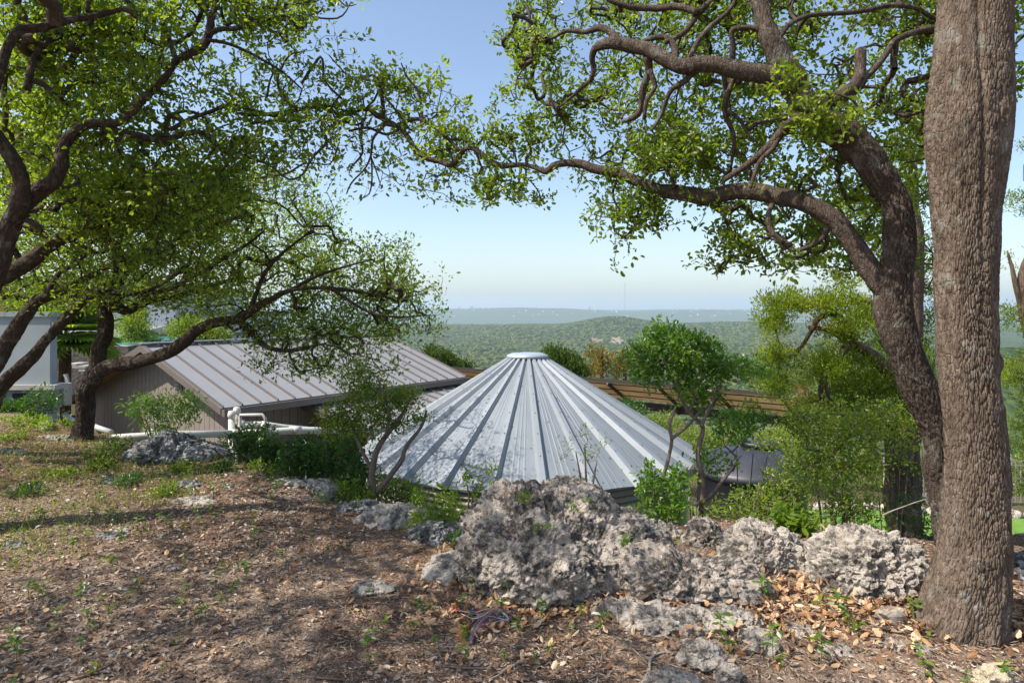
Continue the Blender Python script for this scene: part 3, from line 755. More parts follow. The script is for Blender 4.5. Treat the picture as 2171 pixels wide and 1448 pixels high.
# ---------------------------------------------------------------- tan corrugated canopy
m = new_mat('translucent tan corrugated sheet'); n = N_(m); co = n.coord('Object'); v = n.noise(co, 2.0, 5)
col = n.ramp(v, [(.3, (.72, .54, .34)), (.7, (.88, .72, .50))])
b1 = n.pbsdf(col, .45, 0, None, .4); t1 = n.node('ShaderNodeBsdfTranslucent'); n.l.new(col, t1.inputs[0])
mx = n.node('ShaderNodeMixShader', i_0=.62); n.l.new(b1.outputs[0], mx.inputs[1]); n.l.new(t1.outputs[0], mx.inputs[2]); n.out(mx.outputs[0]); M['tan_sheet'] = m
M['dark_steel'] = m_plain('dark bronze steel', (.045, .038, .033), .5)
cd = np.array([-.770, .638, 0]); cw = np.array([.638, .770, 0]); c0 = np.array([6.71, 16.0, EYE - 2.11]); CW = 1.28; CDZ = .68; CL = 13.4
cn = thing('canopy', 'long tilted canopy of tan corrugated sheets on dark steel rafters behind the silver cone', 'canopy', (c0[0], c0[1], g1(c0[0], c0[1])))
sl = cw * CW - UP * CDZ; sln = np.cross(cd, sl); sln /= np.linalg.norm(sln); sln = sln if sln[2] > 0 else -sln
nsheet = 8; sw = CL / nsheet
for k in range(nsheet):
    rows = []
    for s in (k * sw - (.04 if k else 0), k * sw + sw):
        rows.append([c0 + cd * s + sl * f + sln * (.022 * math.cos(f * 2 * math.pi * 11) + (.004 if k % 2 else 0)) for f in np.linspace(0, 1.0, 67)])
    V, Fc = loft(rows); g = Geo(); g.add(V, Fc); g.add(V + sln * .004, Fc[:, ::-1]); obj('corrugated_sheet', g, M['tan_sheet'], cn)
g = Geo(); obox(g, c0 - cd * .05 - UP * .05 - cw * .03, cd * (CL + .1), cw * .025, UP * .10); obj('edge_trim', g, M['dark_steel'], cn)
for k in range(9):
    s = .10 + k * (CL - .2) / 8; g = Geo(); a = c0 + cd * s + sln * -.08; bar(g, a, a + sl * .99, .05, .09, up=sln)
    q = c0 + cd * s + sl * .62 - sln * .05; r_ = c0 + cd * s + sl * .98 - sln * .05; w_ = c0 + cd * s + sl * .95 - UP * .34 - cw * .0
    o_ = cd * .02; g.add([q - o_, r_ - o_, w_ - o_, q + o_, r_ + o_, w_ + o_], [np.array([[0, 1, 2], [5, 4, 3]]), np.array([[0, 3, 4, 1], [1, 4, 5, 2], [2, 5, 3, 0]])]); obj('rafter', g, M['dark_steel'], cn)
for f in (.12, .42, .72):
    g = Geo(); a = c0 + sl * f - sln * .035 ; bar(g, a, a + cd * CL, .035, .02, up=sln); obj('purlin', g, M['dark_steel'], cn)
bb = c0 + sl * .97 - UP * .30
g = Geo(); obox(g, bb, cd * CL, cw * .08, UP * .24); obj('beam', g, M['dark_steel'], cn)
for k in (0, 1, 3, 5, 7):
    s = .35 + k * (CL - .7) / 7; c = bb + cd * s + cw * .04; g = Geo(); zb = g1(c[0], c[1]) - .3; bar(g, (c[0], c[1], zb), (c[0], c[1], bb[2] - .005), .09); obj('post', g, M['dark_steel'], cn)
# grey ladder frame under its end
lp = P(1610, 930, 15.2); g = Geo(); zb = g1(lp[0], lp[1]) - .1
rk = thing('metal_rack', 'thin grey metal frame standing under the right end of the canopy', 'metal frame', (lp[0], lp[1], zb))
for dx in (0, 1.1):
    g = Geo(); bar(g, (lp[0] + dx, lp[1], zb), (lp[0] + dx, lp[1], EYE - 2.75), .05); obj('upright', g, M['mast'], rk)
for z in (EYE - 2.78, EYE - 3.05, EYE - 3.5):
    g = Geo(); bar(g, (lp[0] + .03, lp[1], z), (lp[0] + 1.07, lp[1], z), .035); obj('rail', g, M['mast'], rk)
# ---------------------------------------------------------------- white PVC pipes beside the house
m = new_mat('aged white pvc'); n = N_(m); co = n.coord('Object')
col = n.mix(n.ramp(n.noise(co, 2.5, 4), [(.4, 0), (.75, .5)]), (.56, .545, .49), (.42, .39, .31))
col = n.mix(n.ramp(n.noise(co, 14, 5), [(.60, 0), (.70, .6)]), col, (.26, .19, .12))
n.out(n.pbsdf(col, .5, 0, None, .4).outputs[0]); M['pvc'] = m
YP = 10.4
pp = thing('drain_pipe', 'long white plastic drain pipe running between the oak and the silver cone roof', 'pipe', tuple(P(490, 925, YP)[:2]) + (g1(P(490, 925, YP)[0], YP),))
def pipe(par, pts, w, name='pipe_run', seg=14, mat='pvc'):
    g = Geo(); tube(g, pts, [w] * len(pts), seg); return obj(name, g, M[mat], par, smooth=True)
def elbow(par, c, w):
    g = Geo(); tube(g, [c - UP * w * 1.3, c, c + UP * w * 1.3], [w * .9, w * 1.25, w * .9], 14); return obj('fitting', g, M['pvc'], par, smooth=True)
pr_ = .058
A = P(160, 935, 9.3); Bm = P(498, 919, YP); Cm = P(625, 912, YP + .5); D_ = P(800, 914, YP + 1.2)
pipe(pp, [A, P(330, 923, 9.9), Bm], pr_); pipe(pp, [Bm + [.01, 0, 0], P(560, 917, YP + .2), Cm, D_], pr_)
for q, ax in ((Bm, 0), (P(560, 917, YP + .2), 0), (Cm, 0)):
    g = Geo(); tube(g, [q - [.09, 0, 0], q + [.09, 0, 0]], [pr_ * 1.16] * 2, 14); obj('coupling', g, M['pvc'], pp, smooth=True)
up_ = thing('riser_pipe', 'white plastic pipe riser with elbows below the gutter corner', 'pipe', tuple(P(492, 960, YP)[:2]) + (g1(P(492, 960, YP)[0], YP),))
def gz(p): return np.array([p[0], p[1], g1(p[0], p[1]) - .1])
v1 = P(491, 880, YP + .15); pipe(up_, [gz(v1), v1 - UP * .06], .052)
v2 = P(502, 872, YP + .3); v2b = P(503, 890, YP + .3); v2c = P(512, 900, YP + .3); v2d = P(600, 906, YP + .75); v2e = P(650, 910, YP + 1.0)
pipe(up_, [v2, v2b, P(505, 895, YP + .3), v2c], .052); pipe(up_, [v2c, P(560, 900, YP + .5), v2d, v2e], .052)
for q in (v1, v2, v2c): elbow(up_, q, .052)
t1 = P(509, 880, YP + .1); t2 = P(509, 915, YP + .1); t3 = P(556, 879, YP + .1); t4 = P(563, 888, YP + .1); t5 = P(558, 912, YP + .1)
pipe(up_, [t2 - UP * .3, t2, t1 + UP * -.03, t1, t3, t4, P(562, 895, YP + .1)], .024)
pipe(up_, [P(561, 893, YP + .1), P(560, 903, YP + .1), t5], .042); elbow(up_, P(560, 907, YP + .1), .05)
for px in (498, 553, 647):
    q = P(px, 925, YP + (.05 if px < 600 else .7)); pipe(up_, [gz(q), q - UP * .02], .022 if px > 600 else .04)
lp_ = thing('gutter_drain', 'white pipe sloping along the foot of the gable wall behind the oak trunk', 'pipe', tuple(P(215, 905, 13.2)))
pipe(lp_, [P(137, 878, 13.6), P(150, 890, 13.5), P(200, 905, 13.2), P(236, 917, 12.9)], .06)

# ---------------------------------------------------------------- grey block wall, palm, pool and white house at the left
def planar(m_, x0, x1, y0, y1, z0, z1, nm, par):
    g = Geo(); box(g, x0, x1, y0, y1, z0, z1); return obj(nm, g, m_, par)
m = new_mat('grey stucco'); n = N_(m); co = n.coord('Object')
col = n.mix(n.ramp(n.noise(co, 1.2, 5), [(.35, 0), (.7, 1)]), (.27, .30, .30), (.33, .36, .36))
n.out(n.pbsdf(col, .9, 0, n.bump(n.noise(co, 120, 3), .4, .006), .1).outputs[0]); M['stucco'] = m
M['white_stucco'] = m_plain('white stucco', (.60, .60, .62), .9, 0, .04, .6, .2, 40)
M['dark_metal'] = m_plain('dark standing seam metal', (.07, .085, .11), .45, .4)
x1 = PX(106, 13); zt = P(0, 661, 13)[2]; zb = P(0, 815, 13)[2]
bk = thing('garden_wall', 'tall grey stucco wall block with pale cap behind the leaning trunks', 'wall', (x1 - 1.5, 13, zb - 1.6))
planar(M['stucco'], x1 - 4.6, x1, 13, 13.2, zb, zt - .10, 'stucco_wall', bk)
for k in range(5): planar(M['stucco'], x1 - 4.66 + k * .95, x1 - 4.66 + k * .95 + (.94 if k < 4 else .90), 12.96, 13.24, zt - .099, zt, 'cap_stone', bk)
planar(M['pale_post'], x1 - 4.4, x1 + .16, 12.9, 13.3, zb - .10, zb - .002, 'base_ledge', bk)
planar(M['stucco'], x1 - 4.3, x1 + .0, 13.05, 13.25, zb - 1.8, zb - .102, 'base_wall', bk)
for k in range(3): planar(M['dark'], x1 - .75 - k * .45, x1 - .48 - k * .45, 13.0, 13.049, zb - .36, zb - .18, 'opening', bk)  # flat dark panels stand in for the shade inside the openings
ux = PX(128, 13.6); ac = thing('utility_box', 'pale grey utility box at the corner of the grey wall block', 'utility box', (ux, 13.6, zb - 1.2))
planar(M['pale_post'], ux - .12, ux + .14, 13.5, 13.75, zb - .50, zb - .05, 'cabinet', ac); planar(M['dark_metal'], ux - .20, ux - .121, 13.52, 13.73, zb - .52, zb - .03, 'cabinet_side', ac)
g = Geo(); a = P(139, 793, 15.5); b = P(148, 826, 15.5); bar(g, a, b, .07); dp = one('downspout', g, M['pvc'], 'short white downspout leaning beside the dark stone wall', 'downspout', tuple(b))
# terraced dark stone wall and pool
m = new_mat('dark stone'); n = N_(m); co = n.coord('Object')
col = n.ramp(n.noise(co, 9, 6, .7), [(.35, (.07, .06, .05)), (.65, (.17, .15, .13))]); n.out(n.pbsdf(col, .9, 0, n.bump(n.noise(co, 14, 6), .7, .05), .2).outputs[0]); M['stone_dark'] = m
yb = 24.0; zw = P(0, 733, yb)[2]
po = thing('pool', 'raised pool with teal water behind a dark stone wall', 'pool', (PX(200, yb), yb, zw - 4))
planar(M['stone_dark'], PX(60, yb), PX(272, yb), yb, yb + .3, zw - 5, zw - .03, 'pool_wall', po)
planar(M['pale_post'], PX(60, yb), PX(272, yb), yb, yb + .3, zw - .028, zw, 'coping', po)
planar(M['stone_dark'], PX(272, yb) - .3, PX(272, yb) - .003, yb + .303, yb + 8, zw - 5, zw - .005, 'side_wall', po)
m = new_mat('pool water'); n = N_(m); n.out(n.pbsdf((.06, .38, .42), .06, 0, n.bump(n.noise(n.coord('Object'), 3, 3), .15, .03), .6).outputs[0]); M['pool_water'] = m
planar(M['pool_water'], PX(60, yb), PX(272, yb) - .31, yb + .303, yb + 8, zw - 1, zw + .01, 'water', po)
yl = 19.0; zl = P(0, 790, yl)[2]
rw = thing('retaining_wall', 'dark stone retaining wall below the pool, left of the house gable', 'wall', (PX(180, yl), yl, zl - 3))
planar(M['stone_dark'], PX(120, yl), PX(215, yl), yl, yl + .6, zl - 3, zl + .75, 'stone_face', rw)
for k, (px, py, w) in enumerate(((167, 776, 50), (183, 783, 60), (150, 771, 40))):
    s = P(px, py, 18.2); planar(M['pale_post'], s[0] - w / F * 18.2 / 2 * .55, s[0] + w / F * 18.2 / 2 * .55, 18.2 + k * .001, 18.75, s[2] - .06, s[2], 'step', rw)
# white modern house
yh = 36.0
wh = thing('white_house', 'white modern two storey house with teal windows seen through the oak branches', 'house', (PX(240, yh), yh, -3))
zg = -6.0
planar(M['white_stucco'], PX(30, yh), PX(200, yh), yh + 1.5, yh + 9, zg, P(0, 590, yh)[2], 'wall', wh)
planar(M['white_stucco'], PX(200, yh) + .01, PX(372, yh), yh, yh + 9, zg, P(0, 612, yh)[2], 'wall', wh)
planar(M['white_stucco'], PX(372, yh) + .01, PX(480, yh), yh + .5, yh + 9, zg, P(0, 668, yh)[2], 'wall', wh)
planar(M['dark_metal'], PX(196, yh), PX(380, yh), yh - .5, yh + 9.3, P(0, 612, yh)[2] + .01, P(0, 604, yh)[2], 'roof', wh)
planar(M['dark_metal'], PX(20, yh), PX(206, yh), yh + 1, yh + 9.3, P(0, 590, yh)[2] + .01, P(0, 583, yh)[2], 'roof', wh)
planar(M['dark_metal'], PX(372, yh) + .3, PX(488, yh), yh, yh + 9.3, P(0, 668, yh)[2] + .01, P(0, 661, yh)[2], 'roof', wh)
m = new_mat('teal window glass'); n = N_(m); n.out(n.pbsdf((.05, .14, .15), .08, 0, None, .8).outputs[0]); M['glass'] = m
def window(x0, x1, z0, z1, y, par):
    f = planar(M['dark_metal'], x0, x1, y - .06, y - .003, z0, z1, 'window', par)
    planar(M['glass'], x0 + .07, x1 - .07, y - .075, y - .0601, z0 + .07, z1 - .07, 'pane', f)
z0 = P(0, 674, yh)[2]; z1 = P(0, 622, yh)[2]
window(PX(188, yh + 1.5) , PX(200, yh) - .1, z0, z1, yh + 1.5, wh); window(PX(205, yh), PX(226, yh), z0, z1, yh, wh); window(PX(228, yh), PX(262, yh), P(0, 640, yh)[2], z1, yh, wh)
window(PX(60, yh), PX(100, yh), P(0, 655, yh)[2], P(0, 612, yh)[2], yh + 1.5, wh)
# lower wing with metal roof and dark window
pw = planar(M['white_stucco'], PX(305, 33.5), PX(480, 33.5), 33.5, yh - .01, zg, P(0, 706, 33.5)[2], 'porch_wall', wh)
rfz = P(0, 706, 33.2)[2]
for k in range(12):
    a = PX(300, 33) + k * .42; g = Geo(); o = np.array([a, 33.0, rfz + .005]); obox(g, o, np.array([.41, 0, 0]), np.array([0, 2.95, .95 * .35]), UP * .04); rp = obj('porch_roof_panel', g, M['dark_metal'], wh)
planar(M['dark_metal'], PX(300, 33), PX(300, 33) + 12 * .42, 32.9, 32.99, rfz - .13, rfz + .05, 'fascia', wh)
window(PX(350, 33.5), PX(395, 33.5), P(0, 728, 33.5)[2], P(0, 712, 33.5)[2], 33.5, wh)
# timber post at the far left
M['cedar'] = m_plain('cedar boards', (.50, .27, .11), .6)
cp = thing('cedar_porch', 'cedar clad porch corner with dark post at the far left edge', 'porch', (PX(0, 24), 24, -3))
planar(M['cedar'], PX(-60, 24), PX(7, 24), 24.2, 25, -5, P(0, 602, 24)[2], 'cedar_wall', cp); planar(M['dark_metal'], PX(8, 24), PX(13, 24), 24.0, 24.1, -5, P(0, 600, 24)[2], 'post', cp)
planar(M['dark_metal'], PX(-60, 24), PX(48, 24), 23.5, 25.4, P(0, 601, 24)[2], P(0, 592, 24)[2], 'roof', cp); planar(M['cedar'], PX(-58, 24), PX(44, 24), 23.55, 25.3, P(0, 604, 24)[2], P(0, 601, 24)[2] - .004, 'soffit', cp)
for k in range(2):
    g = Geo(); z = P(0, 634 + 0 * k, 22)[2] - k * .9; tube(g, [(PX(-40, 22), 22, z), (PX(40, 22), 22, z - .03), (PX(100, 22), 22, z - .01)], .02, 5); obj('rail', g, M['dark_metal'], cp)

# fan palm
pc = P(135, 705, 16.5)
pm = thing('fan_palm', 'bright green fan palm rising behind the grey wall block', 'palm', (pc[0], pc[1], g1(pc[0], pc[1])))
g = Geo(); tube(g, [(pc[0], pc[1], g1(pc[0], pc[1]) - .2), (pc[0] + .05, pc[1], pc[2] - .2)], [.16, .13], 10, step=.1); obj('trunk', g, M['bark_juniper'], pm)
for k in range(38):
    az = rng.uniform(0, 6.28); el = rng.uniform(-.75, 1.2); d = np.array([math.cos(az) * math.cos(el), math.sin(az) * math.cos(el), math.sin(el)])
    if d[1] > .5 and rng.random() < .3: continue
    stem = .45 + .2 * rng.random(); hub = pc + d * stem; g = Geo()
    side = np.cross(d, UP); side /= np.linalg.norm(side) + 1e-9; nn = np.cross(side, d)
    tube(g, [pc - UP * .15, (pc + hub) / 2 + UP * .05, hub], [.018, .014, .010], 4)
    R0 = rng.uniform(.85, 1.1); nb = 34; ang = np.linspace(-1.95, 1.95, nb)
    Dv = np.cos(ang)[:, None] * d + np.sin(ang)[:, None] * side; Dv = Dv + nn * .15 - UP * .10 * rng.random()
    L = R0 * (.72 + .28 * np.cos(ang * .75)) * rng.uniform(.92, 1.06, nb)
    leafmesh(g, np.repeat(hub[None], nb, 0), Dv, np.repeat(nn[None], nb, 0) + rand_dirs(nb) * .15, L, .085, rng.random(nb) * .5 + .5 * rng.random(), .18)
    obj('frond', g, M['palm_leaf'], pm)

# ---------------------------------------------------------------- oaks
def limb_obj(parent, pts, mat, name='limb', depth=None, seg=None, step=.05, cell=.026, seed=0, smooth=True):
    Q, R = trace(pts); g = Geo(); Qs, Rs = resample(Q, R, step)
    jit = np.stack([fbm(Qs * 2.2 + k * 31, 3, 60 + k) for k in range(3)], 1) * Rs[:, None] * .6
    Rs = Rs * .92; Qs = Qs + jit; Rs = Rs * (1 + .14 * fbm(Qs * 4.5, 2, 77))
    dp = depth if depth is not None else 0
    tube(g, Qs, Rs, seg or (18 if R.max() > .045 else 10), disp=bark_disp(dp, cell, .42, seed) if dp else None)
    obj(name, g, M[mat], parent, smooth=smooth)
    return Qs

def oak(name, label, base, limbs, targets, mats, leaf, per=12, spread=.10, L=.045, W=.021, rt=.0021, simple=False, seed=1, cat='tree', twig='branches', seg=.12, wig=.14, droop=.0, up=.3, extra_twigs=None):
    t = thing(name, label, cat, base); sk = Skel(90000)
    for k, lb in enumerate(limbs):
        pts, kw = lb if isinstance(lb, tuple) and isinstance(lb[1], dict) else (lb, {})
        kw = dict(kw); nm = kw.pop('name', 'trunk' if k == 0 else 'limb')
        Q = limb_obj(t, pts, mats[0], nm, seed=seed + k, **kw)
        Qd, _ = resample(Q, np.zeros(len(Q)), .06); sk.limb(Qd[::1])
    sk.grow(targets, seg, wig, droop, seed)
    g = Geo(); sk.mesh(g, rt); obj(twig, g, M[mats[1]], t, smooth=True, kind='stuff')
    g = Geo(); clump_leaves(g, targets, per, spread, L, W, up, simple); obj('crown', g, M[leaf], t)
    return t

# oak with the visible trunk, left
bA = P(178, 948, 7.3); bA[2] = g1(bA[0], bA[1])
limbsA = [
 ([(178, 965, 72, 7.3), (178, 930, 52), (181, 890, 44), (183, 850, 42), (188, 815, 44), (200, 790, 46), (211, 770, 42), (212, 735, 36), (222, 705, 34), (222, 675, 33), (217, 655, 34), (224, 640, 32), (236, 632, 26, 7.4)], dict(depth=.014, seg=96, step=.013, cell=.019)),
 ([(198, 795, 30, 7.3), (218, 778, 36), (245, 770, 36), (283, 771, 34), (310, 766, 33), (328, 759, 32), (350, 750, 31), (373, 738, 30), (395, 720, 32, 7.1), (414, 703, 30), (437, 690, 28), (459, 683, 26), (490, 678, 24, 6.9), (511, 674, 22), (525, 665, 20), (540, 655, 20), (560, 642, 18), (580, 632, 16, 6.7), (605, 618, 14), (640, 612, 11), (690, 610, 9, 6.6), (740, 615, 7), (800, 625, 5), (850, 640, 4, 6.8)], dict(depth=.008, seg=34, step=.025)),
 [(505, 678, 18, 6.9), (525, 690, 17), (540, 706, 16), (555, 728, 14), (575, 738, 12), (600, 742, 11), (630, 741, 9), (656, 735, 7), (690, 728, 5, 6.7)],
 [(236, 640, 30, 7.4), (262, 657, 26), (285, 650, 24), (311, 639, 22), (345, 632, 20), (380, 628, 16, 7.7), (420, 618, 14), (470, 600, 12), (520, 590, 9, 8.0)],
 [(225, 655, 26, 7.4), (245, 632, 20), (270, 622, 18), (300, 625, 16), (330, 618, 15, 7.1), (365, 610, 13), (400, 590, 12), (440, 570, 11), (480, 545, 9, 6.9), (520, 520, 7), (560, 490, 5)],
 [(222, 650, 22, 7.4), (238, 610, 14), (245, 570, 13), (250, 530, 11), (262, 480, 9), (280, 440, 7, 7.2)],
 [(228, 640, 20, 7.4), (255, 600, 16), (275, 560, 13), (310, 520, 12, 7.6), (360, 490, 10), (420, 470, 8), (470, 450, 6, 7.8)],
 [(400, 500, 11, 7.0), (430, 498, 12), (455, 478, 10), (480, 468, 8), (520, 455, 6, 6.8)],
 [(530, 660, 12, 6.8), (545, 620, 10), (560, 580, 9), (585, 550, 8), (620, 520, 6), (660, 490, 5, 6.6)],
 [(620, 612, 9, 6.7), (660, 590, 8), (700, 575, 7), (750, 560, 5), (790, 550, 4, 6.5)],
 [(700, 610, 8, 6.6), (745, 640, 7), (790, 665, 6), (850, 672, 5), (900, 668, 3, 6.4)],
]
rowsA = [
 "3455667541",   # row 5 (362)
 "4567788874",   # row 6
 "456788888753", # row 7
 "3445667877662", # row 8
 "0000023454453", # row 9
 "000000022321"]
def depA(px, py):
    return (7.1, 9.3) if px < 450 else ((6.75, 10.9) if px < 720 and 430 < py < 650 else (6.6, 8.0))
TA = map_targets(rowsA, 5, 0, depA, 15)
TA = TA[~((TA[:, 2] < P(0, 690, 7)[2]) & (TA[:, 0] < PX(500, 7)))]
oak('live_oak', 'live oak with curved trunk forking low in front of the brown gable wall', bA, limbsA, TA, ('bark_left', 'bark_left'), 'oak_leaf', per=15, spread=.15, L=.050, W=.024, rt=.0026, simple=True, seed=3)

# oak with two leaning stems from the lower left
bB = P(-20, 850, 6.6)
limbsB = [
 ([(-40, 900, 50, 6.5), (-15, 850, 46), (0, 826, 44), (22, 803, 40), (45, 780, 38), (69, 757, 34), (85, 735, 30), (104, 714, 30), (122, 697, 28), (138, 680, 28), (156, 660, 26), (173, 643, 24), (190, 628, 24), (207, 620, 24, 6.7), (240, 617, 20), (280, 621, 16), (320, 612, 14, 7.0), (360, 590, 12), (400, 560, 9)], dict(depth=.008, seg=30, step=.03)),
 ([(-60, 840, 50, 6.2), (-20, 780, 46), (-2, 745, 44), (12, 722, 42), (30, 700, 40), (52, 676, 36), (66, 655, 34), (80, 636, 32), (104, 622, 30), (130, 612, 26), (160, 600, 22, 6.5), (200, 580, 18), (240, 555, 15), (290, 540, 12, 6.8), (340, 520, 9)], dict(depth=.008, seg=30, step=.03, name='limb')),
 ([(-60, 640, 56, 5.6), (0, 592, 48), (30, 572, 46), (58, 553, 42), (100, 524, 38), (135, 506, 34), (160, 498, 28, 5.9), (200, 480, 22), (250, 470, 16), (300, 455, 12, 6.2), (360, 440, 9)], dict(depth=.008, seg=34, step=.025, name='limb')),
 [(100, 620, 18, 6.4), (125, 580, 14), (160, 560, 12), (190, 530, 9, 6.6)],
 [(150, 500, 22, 5.9), (175, 460, 15), (190, 420, 12), (220, 390, 9, 6.1)],
]
rowsB = [
 "455554400000",  # row 5
 "466665300000",  # row 6
 "455554200000",  # row 7
 "333343200000"]   # row 8
TB = map_targets(rowsB, 5, 0, lambda px, py: (5.2, 7.6), 10)
TB2 = blob_targets([(-250, 450, 260, 160, 6.0, 1.3, 260)], 1)
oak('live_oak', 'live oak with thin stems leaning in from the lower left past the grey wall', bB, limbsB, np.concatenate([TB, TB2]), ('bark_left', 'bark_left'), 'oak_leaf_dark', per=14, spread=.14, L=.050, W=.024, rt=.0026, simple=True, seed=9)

# nearest oak at the upper left
limbsC = [
 ([(-90, 1250, 100, 4.6), (-80, 900, 90), (-50, 700, 80), (-25, 600, 66), (0, 540, 56), (15, 502, 52), (40, 445, 50), (62, 420, 46), (90, 398, 44), (112, 385, 42), (130, 350, 38), (133, 325, 34), (145, 300, 32), (165, 280, 30), (187, 265, 30), (212, 261, 28), (240, 262, 27), (262, 252, 26), (285, 228, 25), (302, 212, 24), (325, 192, 22), (345, 172, 21), (362, 148, 20, 4.9), (375, 128, 20), (400, 114, 19), (428, 98, 19), (441, 72, 18), (447, 45, 16), (455, 15, 13), (465, -30, 10, 5.1)], dict(depth=.011, seg=44, step=.018)),
 ([(25, 470, 50, 4.6), (42, 425, 46), (45, 385, 38), (32, 350, 36), (18, 325, 34), (0, 300, 32), (-30, 250, 30, 4.4)], dict(depth=.010, seg=40, step=.02)),
 ([(215, 262, 22, 4.8), (240, 275, 20), (270, 283, 18), (300, 287, 18), (325, 296, 17), (352, 296, 16), (380, 286, 15), (420, 280, 13, 5.1), (445, 292, 11), (470, 318, 10), (500, 325, 9, 5.3), (540, 340, 6), (570, 350, 4)], dict(depth=.004, seg=20)),
 ([(-40, 260, 30, 4.3), (0, 162, 28), (10, 130, 26), (20, 100, 26), (35, 75, 25), (52, 62, 24), (90, 58, 20), (125, 48, 18, 4.5), (160, 40, 16), (200, 35, 13), (260, 20, 10, 4.7)], dict(depth=.008, seg=30, step=.025)),
 [(60, 190, 22, 4.7), (75, 120, 18), (100, 90, 17), (135, 75, 14, 4.9), (200, 60, 10)],
 [(441, 75, 14, 4.95), (465, 62, 13), (500, 62, 11), (530, 50, 9), (560, 45, 7), (600, 35, 5, 5.2)],
 [(440, 85, 10, 4.95), (480, 92, 8), (520, 108, 7), (560, 130, 6), (600, 155, 5), (640, 190, 4, 5.3)],
 [(375, 130, 14, 4.9), (360, 90, 12), (350, 50, 11), (380, 15, 10, 5.2)],
 [(300, 80, 13, 5.3), (350, 95, 12), (400, 75, 11), (430, 20, 10)],
 [(360, 275, 12, 5.0), (400, 255, 12), (440, 240, 10), (490, 225, 10), (540, 235, 9), (590, 245, 9, 5.4), (640, 230, 8), (700, 228, 6, 5.5)],
]
rowsC = [
 "88888888762000",  # row -1 (above frame)
 "88888877510000",   # 0
 "88885323200000",     # 1
 "88874233200110",     # 2
 "88875334411111",   # 3
 "8888755431000000",     # 4
 "7777754200000000",     # 5
 "55444300000000"]       # 6
TC_ = map_targets(rowsC, -1, 0, lambda px, py: (4.75, 6.5) if px < 450 else (4.95, 6.1), 7.0)
TC2 = np.concatenate([P(px, py, y)[None] + rng.normal(size=(n, 3)) * s * np.array([1, 1, .6]) for px, py, y, n, s in
      ((-350, 100, 4.6, 200, .55), (-700, -150, 3.6, 260, .7), (-100, -250, 4.6, 200, .6), (-900, -500, 2.4, 240, .7), (250, -260, 4.9, 140, .6))])
TC2 = np.concatenate([TC2, np.concatenate([np.array(c_) + rng.normal(size=(n_, 3)) * s_ for c_, n_, s_ in (((-3.6, 2.6, 4.9), 150, .38), ((-4.4, 1.6, 4.9), 160, .40), ((-3.0, 1.5, 5.0), 120, .32), ((-5.2, 3.4, 5.0), 200, .45), ((-2.9, 2.9, 5.3), 70, .3), ((-4.1, 4.0, 5.2), 130, .35), ((-5.9, 2.0, 5.0), 190, .4), ((-3.2, .6, 5.0), 120, .35), ((-5.0, .9, 5.0), 120, .35))])])  # unseen leaf clusters added to this crown to shade the foreground
TC2 = TC2[rng.random(len(TC2)) < .74]
TC2 = TC2[TC2[:, 2] > EYE + .5 * np.maximum(TC2[:, 1], .1)]
bC = P(-90, 1250, 4.6); bC[2] = g1(bC[0], bC[1])
oC = oak('live_oak', 'nearest live oak, its thick dark limbs crossing the upper left corner', bC, limbsC, np.concatenate([TC_, TC2]), ('bark_left', 'twig'), 'oak_leaf', per=14, spread=.095, L=.047, W=.025, rt=.0027, seed=5, seg=.1)
# bare hanging twigs of that oak
sk = Skel(30000)
hang = [
 [(700, 230, 9, 5.45), (680, 270, 8), (690, 300, 7), (660, 340, 6), (640, 370, 5), (610, 380, 5), (580, 360, 4), (560, 350, 3, 5.3)],
 [(640, 235, 8, 5.4), (600, 210, 7), (590, 170, 6), (600, 140, 5), (615, 120, 4), (640, 110, 3)],
 [(560, 215, 7, 5.4), (570, 180, 5), (580, 150, 4), (560, 120, 3, 5.2)],
 [(770, 250, 8, 5.4), (765, 290, 6), (768, 325, 5), (750, 350, 4), (745, 355, 3)],
 [(815, 265, 7, 5.35), (790, 300, 6), (784, 335, 5), (770, 365, 4), (745, 390, 4), (735, 410, 3)],
 [(784, 330, 4, 5.4), (790, 380, 4), (785, 410, 3), (770, 420, 2)], [(784, 335, 4, 5.4), (800, 370, 3), (810, 400, 2)],
 [(640, 180, 6, 5.4), (680, 120, 6), (690, 170, 5), (720, 210, 6)], [(690, 235, 6, 5.4), (720, 200, 5), (740, 170, 4), (700, 120, 3)],
 [(895, 260, 6, 5.2), (892, 220, 6), (885, 190, 5), (860, 160, 4), (850, 135, 3)],
 [(620, 30, 5, 5.2), (645, 35, 4), (680, 25, 4), (685, 15, 3)], [(640, 30, 4, 5.2), (670, 38, 4), (715, 40, 4), (735, 25, 3), (745, 5, 2)], [(720, 0, 4, 5.2), (735, 15, 3), (755, 12, 2)],
 [(540, 380, 5, 5.3), (600, 370, 5), (650, 345, 4), (700, 350, 3), (720, 300, 3)],
]
for h in hang:
    Q, R = trace(h); Q, R = resample(Q, R, .05); Q += np.stack([fbm(Q * 6 + k * 31, 2, 90 + k) for k in range(3)], 1) * .018; g = Geo(); tube(g, Q, R, 6); obj('bare_branch', g, M['twig'], oC); sk.limb(Q)
TT = map_targets(["00000000110000", "0000000024200000", "000000014542100", "0000000025553200", "0000000024454200", "0000000001221000"], 0, 0, lambda a, b: (5.15, 5.6), 13)
sk.grow(TT, .06, .3, .02, 4); g = Geo(); sk.mesh(g, .0013, .38); obj('bare_twigs', g, M['twig'], oC, kind='stuff')
g = Geo(); clump_leaves(g, TT[rng.random(len(TT)) < .30], 6, .06, .05, .024, .3); obj('sparse_leaves', g, M['oak_leaf'], oC)

